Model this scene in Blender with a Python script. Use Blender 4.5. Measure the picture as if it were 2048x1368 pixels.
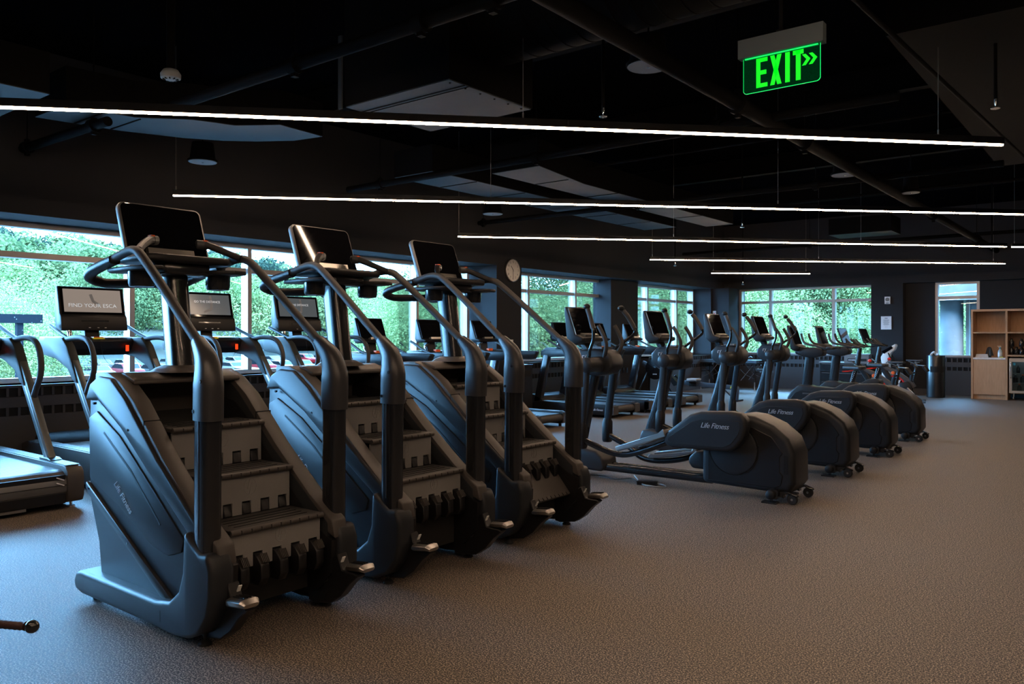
import bpy, bmesh, math, random
from mathutils import Vector, Matrix, Euler
random.seed(7)
PI=math.pi; D=bpy.data; SC=bpy.context.scene; COL=SC.collection
for o in list(D.objects): D.objects.remove(o)
# ------------------------------------------------------------------ camera, world, exposure
cam=D.cameras.new('camera'); cam.sensor_width=36; cam.lens=36*1600/2048
cam.shift_y=-14/2048; cam.clip_end=1500; cam.clip_start=.05
co=D.objects.new('camera',cam); COL.objects.link(co)
co.location=(0,0,1.36); co.rotation_euler=(PI/2,0,math.radians(38.36)); SC.camera=co
W=D.worlds.new('overcast_sky'); SC.world=W; W.use_nodes=True
nt=W.node_tree; bg=nt.nodes['Background']
bg.inputs[0].default_value=(.22,.54,1,1); bg.inputs[1].default_value=55
vs=SC.view_settings; vs.view_transform='Standard'; vs.look='None'; vs.exposure=0.0; vs.gamma=1; vs.use_curve_mapping=False
STRIP_L=84.0
sun=D.lights.new('hazy_sun','SUN'); sun.energy=14; sun.angle=math.radians(25); sun.color=(1,.95,.86)
so=D.objects.new('hazy_sun',sun); COL.objects.link(so); so.rotation_euler=Euler((math.radians(38),0,math.radians(60)))
def portal(n,x,y,z,rot,sx,sy):
    l=D.lights.new(n,'AREA'); l.shape='RECTANGLE'; l.size=sx; l.size_y=sy
    l.cycles.is_portal=True
    o=D.objects.new(n,l); COL.objects.link(o); o.location=(x,y,z); o.rotation_euler=rot
for k,(y0,y1) in enumerate([(-1.6,10.6),(11.1,15.05),(16.1,19.6)]):
    portal('window_portal',-9.50,(y0+y1)/2,1.7,(0,-PI/2,0),1.8,y1-y0)
portal('window_portal',-6.8,20.68,1.7,(-PI/2,0,0),3.4,1.8)
portal('window_portal',-3.3,20.68,1.7,(-PI/2,0,0),.9,1.8)
# ------------------------------------------------------------------ materials
M={}
def mat(name,col,rough=.5,metal=0,bump=0,bscale=200,spec=.5,emit=None,es=0,coat=0,var=0,vscale=5,ior=None):
    m=D.materials.new(name); m.use_nodes=True; n=m.node_tree; b=n.nodes['Principled BSDF']
    b.inputs['Base Color'].default_value=(*col,1); b.inputs['Roughness'].default_value=rough
    b.inputs['Metallic'].default_value=metal
    b.inputs['Specular IOR Level'].default_value=spec
    b.inputs['Coat Weight'].default_value=coat
    if emit: b.inputs['Emission Color'].default_value=(*emit,1); b.inputs['Emission Strength'].default_value=es
    if bump or var:
        tc=n.nodes.new('ShaderNodeTexCoord')
    if bump:
        t=n.nodes.new('ShaderNodeTexNoise'); t.inputs['Scale'].default_value=bscale; t.inputs['Detail'].default_value=2
        n.links.new(tc.outputs['Object'],t.inputs['Vector'])
        bp=n.nodes.new('ShaderNodeBump'); bp.inputs['Strength'].default_value=bump; bp.inputs['Distance'].default_value=.002
        n.links.new(t.outputs['Fac'],bp.inputs['Height']); n.links.new(bp.outputs['Normal'],b.inputs['Normal'])
    if var:
        t=n.nodes.new('ShaderNodeTexNoise'); t.inputs['Scale'].default_value=vscale; t.inputs['Detail'].default_value=3
        n.links.new(tc.outputs['Object'],t.inputs['Vector'])
        r=n.nodes.new('ShaderNodeValToRGB'); r.color_ramp.elements[0].position=.3; r.color_ramp.elements[1].position=.7
        r.color_ramp.elements[0].color=(*[c*(1-var) for c in col],1); r.color_ramp.elements[1].color=(*[min(1,c*(1+var)) for c in col],1)
        n.links.new(t.outputs['Fac'],r.inputs['Fac']); n.links.new(r.outputs['Color'],b.inputs['Base Color'])
    M[name]=m; return m
mat('black_plastic',(.009,.009,.010),.38,spec=.3,bump=.25,bscale=500,var=.1)
mat('charcoal_shell',(.019,.021,.024),.34,spec=.24,bump=.3,bscale=600,var=.06,vscale=2)
mat('graphite_shell',(.055,.049,.045),.40,spec=.4,bump=.35,bscale=500,var=.08)
mat('tread_rubber',(.034,.031,.029),.5,bump=.4,bscale=300,var=.1)
mat('riser_grey',(.19,.185,.18),.45,bump=.3,bscale=400,var=.05)
mat('black_metal',(.012,.013,.015),.22,coat=.3)
mat('grip_rubber',(.032,.030,.029),.55,bump=.5,bscale=600)
mat('elbow_casting',(.030,.031,.034),.32,spec=.36,bump=.2,bscale=500)
mat('head_grey',(.030,.036,.036),.5,spec=.2)
mat('chrome',(.75,.75,.76),.18,metal=1)
mat('pewter',(.42,.40,.37),.35,metal=1)
mat('silver_paint',(.10,.11,.11),.42,metal=.5,bump=.1)
mat('screen_black',(.003,.003,.004),.045,spec=.28)
mat('bezel_grey',(.16,.155,.15),.4,metal=.4)
mat('alu_frame',(.40,.37,.34),.38,metal=.35)
mat('wall_paint',(.026,.026,.028),.75,spec=.12,bump=.25,bscale=90,var=.06,vscale=1.5)
mat('ceiling_black',(.003,.003,.0035),.9,spec=0,bump=.2,bscale=40)
mat('duct_black',(.005,.005,.005),.7,bump=.2,bscale=60,spec=.02)
mat('galvanised',(.030,.036,.040),.6,spec=.15,var=.12,vscale=3)
mat('orange_plastic',(.85,.13,.02),.4)
mat('red_plastic',(.75,.02,.015),.35)
mat('yellow_print',(.85,.75,.02),.5)
mat('white_print',(.62,.64,.66),.4)
mat('logo_silver',(.55,.57,.6),.3,metal=.5)
mat('white_plastic',(.75,.74,.72),.4)
mat('clock_face',(.55,.53,.50),.3,coat=.5)
mat('paper',(.72,.70,.70),.8)
mat('ink',(.03,.03,.03),.7)
mat('tire_rubber',(.012,.012,.012),.7)
mat('leather_black',(.03,.032,.036),.38,bump=.3,bscale=200)
mat('slate_blue_vinyl',(.05,.07,.09),.35)
mat('radiator_metal',(.045,.045,.047),.45,bump=.15)
mat('sponge_yellow',(.55,.5,.12),.9)
mat('slot_black',(.006,.006,.006),.9)
mat('slate_metal',(.05,.06,.075),.4,metal=.3)
mat('bin_black',(.010,.011,.012),.28,coat=.2)
mat('skirting',(.05,.048,.047),.5)
mat('towel_white',(.5,.48,.46),.95,bump=1,bscale=120)
mat('label_white',(.7,.7,.7),.5)
mat('stone_top',(.62,.57,.52),.4,var=.15,vscale=25)
mat('asphalt',(.022,.022,.023),.9,var=.15,vscale=1)
mat('concrete',(.13,.135,.14),.85,bump=.5,bscale=8,var=.2,vscale=2)
mat('soffit_panel',(.22,.24,.25),.7)
mat('bark',(.02,.015,.012),.9)
mat('hill_soil',(.006,.011,.005),.95,var=.4,vscale=.3)
mat('lawn',(.03,.05,.02),.95,var=.3,vscale=2)
mat('pavement',(.06,.06,.06),.9,var=.2,vscale=1)
mat('exit_housing',(.09,.11,.115),.4,metal=.6,bump=.2,bscale=30)
mat('exit_green',(0,.3,.02),.4,emit=(0.0,.85,.010),es=1.0)
mat('exit_edge',(0,.3,.05),.3,emit=(.01,.9,.16),es=1.0)
mat('led_warm',(.2,.2,.2),.4,emit=(1,.70,.48),es=STRIP_L)
mat('clip_glow_red',(.4,.02,0),.3,emit=(1,.05,.01),es=1.5)  # self-glow for the safety clip, which is no lamp
mat('brass',(.6,.42,.2),.3,metal=1)
mat('glove_teal',(.01,.25,.4),.5)
mat('brown_grip',(.05,.02,.015),.5,bump=.8,bscale=150)
mat('bottle_plastic',(.45,.5,.5),.15,spec=.6)
for nme,c in (('car_red',(.075,.003,.004)),('car_white',(.055,.05,.045)),('car_silver',(.026,.025,.024)),('car_black',(.003,.003,.003)),('car_blue',(.005,.008,.012))): mat(nme,c,.35,spec=.08)
mat('car_glass',(.003,.004,.005),.2,spec=.12)
mat('car_metal',(.02,.02,.02),.5)
mat('car_tail',(.12,.004,.003),.4)
def wood(name,c1,c2):
    m=mat(name,c1,.5); n=m.node_tree; b=n.nodes['Principled BSDF']
    tc=n.nodes.new('ShaderNodeTexCoord'); mp=n.nodes.new('ShaderNodeMapping'); mp.inputs['Scale'].default_value=(30,30,2.2)
    t=n.nodes.new('ShaderNodeTexNoise'); t.inputs['Scale'].default_value=2.5; t.inputs['Detail'].default_value=5; t.inputs['Distortion'].default_value=.6
    r=n.nodes.new('ShaderNodeValToRGB'); r.color_ramp.elements[0].position=.3;r.color_ramp.elements[1].position=.72
    r.color_ramp.elements[0].color=(*c1,1); r.color_ramp.elements[1].color=(*c2,1)
    n.links.new(tc.outputs['Object'],mp.inputs[0]); n.links.new(mp.outputs[0],t.inputs['Vector'])
    n.links.new(t.outputs['Fac'],r.inputs[0]); n.links.new(r.outputs[0],b.inputs['Base Color'])
wood('oak',(.36,.20,.10),(.46,.27,.15))
def floor_mat():
    m=mat('rubber_floor',(.04,.04,.04),.52,spec=.22); n=m.node_tree; b=n.nodes['Principled BSDF']
    tc=n.nodes.new('ShaderNodeTexCoord')
    t=n.nodes.new('ShaderNodeTexNoise'); t.inputs['Scale'].default_value=140; t.inputs['Detail'].default_value=3; t.inputs['Roughness'].default_value=.65
    r=n.nodes.new('ShaderNodeValToRGB'); e=r.color_ramp.elements
    e[0].position=.45; e[0].color=(.030,.028,.027,1); e[1].position=.60; e[1].color=(.46,.37,.285,1)
    x=e.new(.515); x.color=(.085,.072,.062,1)
    n.links.new(tc.outputs['Object'],t.inputs['Vector']); n.links.new(t.outputs['Fac'],r.inputs[0])
    n.links.new(r.outputs[0],b.inputs['Base Color'])
    bp=n.nodes.new('ShaderNodeBump'); bp.inputs['Strength'].default_value=.5; bp.inputs['Distance'].default_value=.0015
    n.links.new(t.outputs['Fac'],bp.inputs['Height']); n.links.new(bp.outputs[0],b.inputs['Normal'])
floor_mat()
def leaf_mat(name,c1,c2,tr=.35):
    m=D.materials.new(name); m.use_nodes=True; n=m.node_tree; n.nodes.clear()
    out=n.nodes.new('ShaderNodeOutputMaterial'); mx=n.nodes.new('ShaderNodeMixShader'); mx.inputs[0].default_value=tr
    d=n.nodes.new('ShaderNodeBsdfDiffuse'); t=n.nodes.new('ShaderNodeBsdfTranslucent')
    g=n.nodes.new('ShaderNodeTexCoord'); no=n.nodes.new('ShaderNodeTexNoise'); no.inputs['Scale'].default_value=.6; no.inputs['Detail'].default_value=4
    r=n.nodes.new('ShaderNodeValToRGB'); r.color_ramp.elements[0].position=.35; r.color_ramp.elements[1].position=.65
    r.color_ramp.elements[0].color=(*c1,1); r.color_ramp.elements[1].color=(*c2,1)
    n.links.new(g.outputs['Object'],no.inputs['Vector']); n.links.new(no.outputs['Fac'],r.inputs[0])
    for s in (d,t): n.links.new(r.outputs[0],s.inputs['Color'])
    n.links.new(d.outputs[0],mx.inputs[1]); n.links.new(t.outputs[0],mx.inputs[2]); n.links.new(mx.outputs[0],out.inputs[0])
    M[name]=m
leaf_mat('leaf_bright',(.078,.125,.045),(.18,.215,.09))
leaf_mat('leaf_mid',(.056,.088,.038),(.11,.14,.06))
leaf_mat('leaf_dark_hazed',(.016,.028,.022),(.032,.050,.034))  # blue tint of distance haze mixed into the leaf colour
def glass_mat(name,tint=(1,1,1),refl=1.0,base=.0):
    m=D.materials.new(name); m.use_nodes=True; n=m.node_tree; n.nodes.clear()
    out=n.nodes.new('ShaderNodeOutputMaterial'); mx=n.nodes.new('ShaderNodeMixShader')
    tr=n.nodes.new('ShaderNodeBsdfTransparent'); tr.inputs[0].default_value=(*tint,1)
    gl=n.nodes.new('ShaderNodeBsdfGlossy'); gl.inputs['Roughness'].default_value=.0
    fr=n.nodes.new('ShaderNodeFresnel'); fr.inputs[0].default_value=1.45
    ma=n.nodes.new('ShaderNodeMath'); ma.operation='MULTIPLY_ADD'; ma.inputs[1].default_value=refl; ma.inputs[2].default_value=base
    n.links.new(fr.outputs[0],ma.inputs[0]); n.links.new(ma.outputs[0],mx.inputs[0])
    n.links.new(tr.outputs[0],mx.inputs[1]); n.links.new(gl.outputs[0],mx.inputs[2]); n.links.new(mx.outputs[0],out.inputs[0])
    M[name]=m
glass_mat('window_glass',(.93,.97,.96),.8)
glass_mat('acrylic',(.10,.32,.2),1.0)
n=M['acrylic'].node_tree; o_=n.nodes['Material Output']; em=n.nodes.new('ShaderNodeEmission'); em.inputs[0].default_value=(0,.9,.25,1)
no=n.nodes.new('ShaderNodeTexNoise'); no.inputs['Scale'].default_value=30; no.inputs['Detail'].default_value=4; no.inputs['Distortion'].default_value=2; mm=n.nodes.new('ShaderNodeMath'); mm.operation='MULTIPLY'; mm.inputs[1].default_value=.035
ad=n.nodes.new('ShaderNodeAddShader'); l0=o_.inputs[0].links[0].from_socket; n.links.new(no.outputs[0],mm.inputs[0]); n.links.new(mm.outputs[0],em.inputs[1]); n.links.new(l0,ad.inputs[0]); n.links.new(em.outputs[0],ad.inputs[1]); n.links.new(ad.outputs[0],o_.inputs[0])
glass_mat('fridge_glass',(.75,.85,.88),1.0)
glass_mat('bottle_clear',(.55,.65,.65),1.2,.05)
# ------------------------------------------------------------------ mesh helper
def vec(p): return Vector(p)
class B:
    def __init__(s): s.bm=bmesh.new()
    def _bev(s,geomf,bev,seg=2,ang=30):
        if bev<=0: return
        es=[e for e in {e for f in geomf for e in f.edges} if e.is_manifold and e.calc_face_angle(0)>math.radians(ang)]
        bmesh.ops.bevel(s.bm,geom=es,offset=bev,segments=seg,affect='EDGES',profile=.5,clamp_overlap=True)
    def box(s,x0,x1,y0,y1,z0,z1,bev=0,seg=2,rot=None,piv=None):
        vs=[s.bm.verts.new(v) for v in [(x0,y0,z0),(x1,y0,z0),(x1,y1,z0),(x0,y1,z0),(x0,y0,z1),(x1,y0,z1),(x1,y1,z1),(x0,y1,z1)]]
        if rot:
            pv=vec(piv if piv else ((x0+x1)/2,(y0+y1)/2,(z0+z1)/2)); R=Euler(rot).to_matrix()
            for v in vs: v.co=R@(v.co-pv)+pv
        fs=[s.bm.faces.new([vs[i] for i in q]) for q in [(0,3,2,1),(4,5,6,7),(0,1,5,4),(1,2,6,5),(2,3,7,6),(3,0,4,7)]]
        s._bev(fs,bev,seg); return s
    def prism(s,poly,a0,a1,bev=0,seg=2,axis='y',ang=30):
        """polygon (u,v) extruded along axis: y -> (u,a,v); x -> (a,u,v); z -> (u,v,a)"""
        f={'y':lambda u,v,a:(u,a,v),'x':lambda u,v,a:(a,u,v),'z':lambda u,v,a:(u,v,a)}[axis]
        A=[s.bm.verts.new(f(u,v,a0)) for u,v in poly]; C=[s.bm.verts.new(f(u,v,a1)) for u,v in poly]
        n=len(poly); fs=[s.bm.faces.new(A),s.bm.faces.new(C[::-1])]
        for i in range(n): fs.append(s.bm.faces.new([A[(i+1)%n],A[i],C[i],C[(i+1)%n]]))
        bmesh.ops.recalc_face_normals(s.bm,faces=fs)
        s._bev(fs,bev,seg,ang); return s
    def sweep(s,pts,prof,seg=10,sq=2.0,up=(0,1,0),cap=True,closed=False):
        """tube through pts; prof = (a,b) half sizes or list per point; sq = superellipse exponent; a lies along 'up' axis"""
        pts=[vec(p) for p in pts]; n=len(pts); rings=[]
        if not isinstance(prof,list): prof=[prof]*n
        U0=vec(up)
        for i,p in enumerate(pts):
            if closed: t=(pts[(i+1)%n]-pts[i-1]).normalized()
            elif i==0: t=(pts[1]-pts[0]).normalized()
            elif i==n-1: t=(pts[-1]-pts[-2]).normalized()
            else: t=((pts[i+1]-p).normalized()+(p-pts[i-1]).normalized()).normalized()
            u=U0-t*U0.dot(t)
            if u.length<1e-3: u=t.orthogonal()
            u.normalize(); w=t.cross(u)
            a,b=prof[i] if isinstance(prof[i],tuple) else (prof[i],prof[i])
            r=[]
            for k in range(seg):
                th=2*PI*(k+.5)/seg; c,q=math.cos(th),math.sin(th)
                r.append(s.bm.verts.new(p+u*(a*math.copysign(abs(c)**(2/sq),c))+w*(b*math.copysign(abs(q)**(2/sq),q))))
            rings.append(r)
        m=n if closed else n-1
        fs=[]
        for i in range(m):
            A,C=rings[i],rings[(i+1)%n]
            for k in range(seg): fs.append(s.bm.faces.new([A[k],A[(k+1)%seg],C[(k+1)%seg],C[k]]))
        if cap and not closed: fs+= [s.bm.faces.new(rings[0][::-1]),s.bm.faces.new(rings[-1])]
        bmesh.ops.recalc_face_normals(s.bm,faces=fs)
        return s
    def tube(s,pts,r,seg=8,smooth=0,**k):
        if smooth: pts=curve(pts,smooth)
        return s.sweep(pts,r,seg,2.0,**k)
    def cyl(s,p,q,r,r2=None,seg=20,bev=0):
        p,q=vec(p),vec(q); t=(q-p).normalized()
        if bev: 
            r2=r2 or r; b=t*bev
            return s.sweep([p,p+b,q-b,q],[r-bev,r,r2,r2-bev],seg,up=t.orthogonal())
        return s.sweep([p,q],[r,r2 if r2 is not None else r],seg,up=t.orthogonal())
    def lathe(s,prof,c=(0,0,0),seg=24,axis='z'):
        rings=[]
        for r,h in prof:
            ring=[]
            for k in range(seg):
                a=2*PI*k/seg; x,y=max(r,1e-4)*math.cos(a),max(r,1e-4)*math.sin(a)
                v={'z':(x,y,h),'y':(x,h,y),'x':(h,x,y)}[axis]
                ring.append(s.bm.verts.new(vec(c)+vec(v)))
            rings.append(ring)
        fs=[]
        for A,C in zip(rings,rings[1:]):
            for k in range(seg): fs.append(s.bm.faces.new([A[k],A[(k+1)%seg],C[(k+1)%seg],C[k]]))
        fs+= [s.bm.faces.new(rings[0][::-1]),s.bm.faces.new(rings[-1])]
        bmesh.ops.recalc_face_normals(s.bm,faces=fs); return s
    def ball(s,c,r,sc=(1,1,1),sub=2):
        g=bmesh.ops.create_icosphere(s.bm,subdivisions=sub,radius=r)
        for v in g['verts']: v.co=vec((v.co.x*sc[0],v.co.y*sc[1],v.co.z*sc[2]))+vec(c)
        return s
    def mesh(s,name,m,ang=38):
        me=D.meshes.new(name); s.bm.to_mesh(me); s.bm.free()
        me.materials.append(M[m] if isinstance(m,str) else m)
        me.polygons.foreach_set('use_smooth',[True]*len(me.polygons))
        me.set_sharp_from_angle(angle=math.radians(ang)); return me
    def build(s,name,m,parent=None,ang=38,**k):
        return link(name,s.mesh(name,m,ang),parent,**k)
def curve(pts,n=6):
    """Catmull-Rom through pts"""
    P=[vec(p) for p in pts]; P=[P[0]*2-P[1]]+P+[P[-1]*2-P[-2]]; out=[]
    for i in range(1,len(P)-2):
        for k in range(n):
            t=k/n; a,b,c,d=P[i-1],P[i],P[i+1],P[i+2]
            out.append(.5*((2*b)+(c-a)*t+(2*a-5*b+4*c-d)*t*t+(3*b-a-3*c+d)*t**3))
    out.append(P[-2]); return out
def link(name,me,parent=None,loc=None,rot=None,scale=None,label=None,**k):
    o=D.objects.new(name,me); COL.objects.link(o)
    if parent: o.parent=parent
    if loc: o.location=loc
    if rot: o.rotation_euler=rot
    if scale: o.scale=scale
    if label: o['label']=label
    for a,b in k.items(): o[a]=b
    return o
def thing(name,label,cat,loc=(0,0,0),rz=0,group=None):
    o=D.objects.new(name,None); COL.objects.link(o); o.empty_display_size=.1
    o.location=loc; o.rotation_euler=(0,0,rz); o['label']=label; o['category']=cat
    if group: o['group']=group
    return o
def tag(o,label,cat,group=None):
    o['label']=label; o['category']=cat
    if group: o['group']=group
    return o
def struct(name,b,m,parent=None,ang=38):
    o=b.build(name,m,parent,ang)
    if not parent: o['kind']='structure'
    return o
def copy_tree(o,parent=None):
    c=o.copy(); COL.objects.link(c); c.parent=parent
    if parent: c.matrix_parent_inverse=o.matrix_parent_inverse.copy()
    for ch in list(o.children): copy_tree(ch,c)
    return c
def text_mesh(txt,size,depth=.002,shear=0,mt='white_print',spacing=1,align='CENTER',xs=1,bold=0):
    cu=D.curves.new('lettering','FONT'); cu.body=txt; cu.size=size; cu.extrude=depth; cu.shear=shear; cu.space_character=spacing
    cu.align_x=align; cu.align_y='CENTER'; cu.resolution_u=3; cu.offset=bold
    o=D.objects.new('lettering',cu); COL.objects.link(o); bpy.context.view_layer.update()
    me=D.meshes.new_from_object(o.evaluated_get(bpy.context.evaluated_depsgraph_get()))
    D.objects.remove(o); D.curves.remove(cu); me.materials.clear(); me.materials.append(M[mt])
    if xs!=1:
        for v in me.vertices: v.co.x*=xs
    return me
ROT_FACE_PY=(PI/2,0,PI)      # text plane facing +y, reading seen from +y
# ------------------------------------------------------------------ the room
WX=-8.8; GX=-9.45; HD=2.57; SILL=.84; CZ=4.25
b=B(); b.box(-9.54,5,-3,20.9,-.2,0); struct('floor',b,'rubber_floor')
b=B(); b.box(-9.54,5,-3,20.9,CZ,CZ+.2); struct('ceiling',b,'ceiling_black')
def wallpiece(n,*bx):
    q=B(); q.box(*bx); struct(n,q,'wall_paint')
wallpiece('wall_left',GX-.085,WX,-3,20.25,HD,CZ)                       # wall above the windows, flush with the piers
wallpiece('wall_left',GX-.085,GX+.06,-3,20.25,0,SILL)                  # knee wall
wallpiece('wall_left',GX-.085,WX,-3,-1.6,SILL,HD); wallpiece('wall_left',GX-.085,WX,10.69,11.39,0,HD)
wallpiece('wall_left',GX-.085,-9.08,14.93,16.1,0,HD); wallpiece('wall_left',GX-.085,WX-.1,19.62,20.25,0,HD)
wallpiece('wall_far',-9.535,5,20.25,20.9,HD,CZ)
wallpiece('wall_far',-9.535,-8.5,20.25,20.9,0,HD); wallpiece('wall_far',-8.5,-5.12,20.45,20.9,0,SILL)
wallpiece('wall_far',-5.12,-4.42,20.25,20.9,0,HD); wallpiece('wall_far',-4.42,-3.80,20.50,20.9,0,HD)
wallpiece('wall_far',-3.80,-2.9,20.5,20.9,0,SILL); wallpiece('wall_far',-2.9,5,20.5,20.9,0,HD)
b=B(); b.box(-8.95,-8.45,19.72,20.25,0,HD+.01); struct('trim_1',b,'wall_paint')     # corner column
b=B(); b.box(5,5.2,-3,21,0,CZ); struct('wall_right',b,'wall_paint')
b=B(); b.box(-9.535,5,-3.2,-3,0,CZ); struct('wall_back',b,'wall_paint')
b=B(); b.box(-8.45,-5.12,20.415,20.45,0,.11,.006); b.box(-5.12,-4.41,20.225,20.25,0,.11,.006); b.box(-4.41,-2.95,20.47,20.5,0,.11,.006); struct('baseboard_far',b,'skirting')
b=B(); b.box(-8.8,-8.775,10.69,11.39,0,.11,.005); b.box(-9.08,-9.055,14.93,16.1,0,.11,.005); struct('baseboard_left',b,'skirting')
# windows: frame pieces and panes, each a part
def window_left(name,y0,y1,mull,ends=True):
    w=D.objects.new(name,None); COL.objects.link(w); w['kind']='structure'
    fx0,fx1=GX-.07,GX+.06; TR=2.215
    def bar(n,ya,yb,za,zb,x1=fx1):
        q=B(); q.box(fx0,x1,ya,yb,za,zb,.004,1); q.build(n,'alu_frame',w)
    bar('frame_head',y0,y1,HD-.06,HD); bar('frame_sill',y0,y1,SILL,SILL+.06)
    xs=[y0]+mull+[y1]
    for i,y in enumerate(xs):
        d=.03
        ya,yb=(y,y+.06) if i==0 else ((y-.06,y) if i==len(xs)-1 else (y-d,y+d))
        bar('mullion',ya,yb,SILL+.06,HD-.06,fx1+.02)
    for a,c in zip(xs,xs[1:]):
        a+=.045; c-=.045
        bar('transom',a,c,TR-.032,TR+.032)
        for za,zb in ((SILL+.06,TR-.032),(TR+.032,HD-.06)):
            q=B(); q.box(GX-.006,GX+.002,a,c,za,zb); q.build('pane','window_glass',w)
    q=B(); q.box(GX+.05,-9.2,y0,y1,SILL-.03,SILL,.006,1); q.build('window_sill','stone_top',w)
window_left('window_1',-1.6,10.62,[-.08,1.49,3.06,4.62,6.20,7.79,9.34])
window_left('window_2',11.45,15.0,[12.36,14.0])
window_left('window_3',16.15,19.6,[17.1,18.62])
def window_far(name,x0,x1,mull):
    w=D.objects.new(name,None); COL.objects.link(w); w['kind']='structure'
    TR=2.215; Y=20.6
    def bar(n,a,c,za,zb,e=0):
        q=B(); q.box(a,c,Y-.06-e,Y+.07,za,zb,.004,1); q.build(n,'alu_frame',w)
    bar('frame_head',x0,x1,HD-.05,HD); bar('frame_sill',x0,x1,SILL,SILL+.06)
    xs=[x0]+mull+[x1]
    for i,x in enumerate(xs):
        a,c=(x,x+.06) if i==0 else ((x-.06,x) if i==len(xs)-1 else (x-.035,x+.035))
        bar('mullion',a,c,SILL+.06,HD-.05,.02)
    for a,c in zip(xs,xs[1:]):
        a+=.045;c-=.045
        bar('transom',a,c,TR-.032,TR+.032)
        for za,zb in ((SILL+.06,TR-.032),(TR+.032,HD-.05)):
            q=B(); q.box(a,c,Y,Y+.008,za,zb); q.build('pane','window_glass',w)
window_far('window_4',-8.5,-5.12,[-7.66,-6.07]); window_far('window_5',-3.80,-2.9,[])
# radiator covers
def louvre(n):
    q=B(); q.box(-.004,.010,-.012,.012,-.04,.04); return q.mesh(n,'radiator_metal')
LV=louvre('louvre_fin')
def radiator(label,y0,y1,loc,rz,dp=.38):
    t=thing('radiator_cover',label,'radiator',loc,rz,None); L=y1-y0
    q=B(); q.box(-dp,0,0,L,.0,.50,.004,1); q.box(-dp,-.02,0,L,.50,.86,0); q.box(-.02,0,0,L,.64,.745); q.box(-.02,0,0,L,.50,.555); q.box(-dp,0,0,L,.835,.86,.006,1)
    q.build('cover','radiator_metal',t)
    q=B(); q.box(-.0195,-.017,0.02,L-.02,.55,.64); q.box(-.0195,-.017,.02,L-.02,.745,.835); q.build('grille_backing','slot_black',t)
    n=int(L/.105)
    for z in (.597,.79):
        for i in range(n+1): link('louvre_fin',LV,t,(-.008,.03+i*(L-.06)/n,z))
    return t
radiator('long dark slotted radiator cover under the wide left window',-1.55,10.69,(WX,-1.55,0),0)
radiator('dark slotted radiator cover under the middle left window, past the clock pier',11.39,14.93,(WX-.05,11.39,0),0)
radiator('dark slotted radiator cover under the last left window by the corner',16.1,19.55,(WX,16.12,0),0)
def radf(label,x0,x1,yf,dp):
    return radiator(label,0,x1-x0,(x0,yf,0),-PI/2,dp)      # local +x faces the room
radf('dark slotted radiator cover under the wide far window',-8.43,-5.13,20.22,.22)
radf('short dark radiator cover under the narrow far window beside the bin',-3.78,-2.95,20.3,.19)
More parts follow.
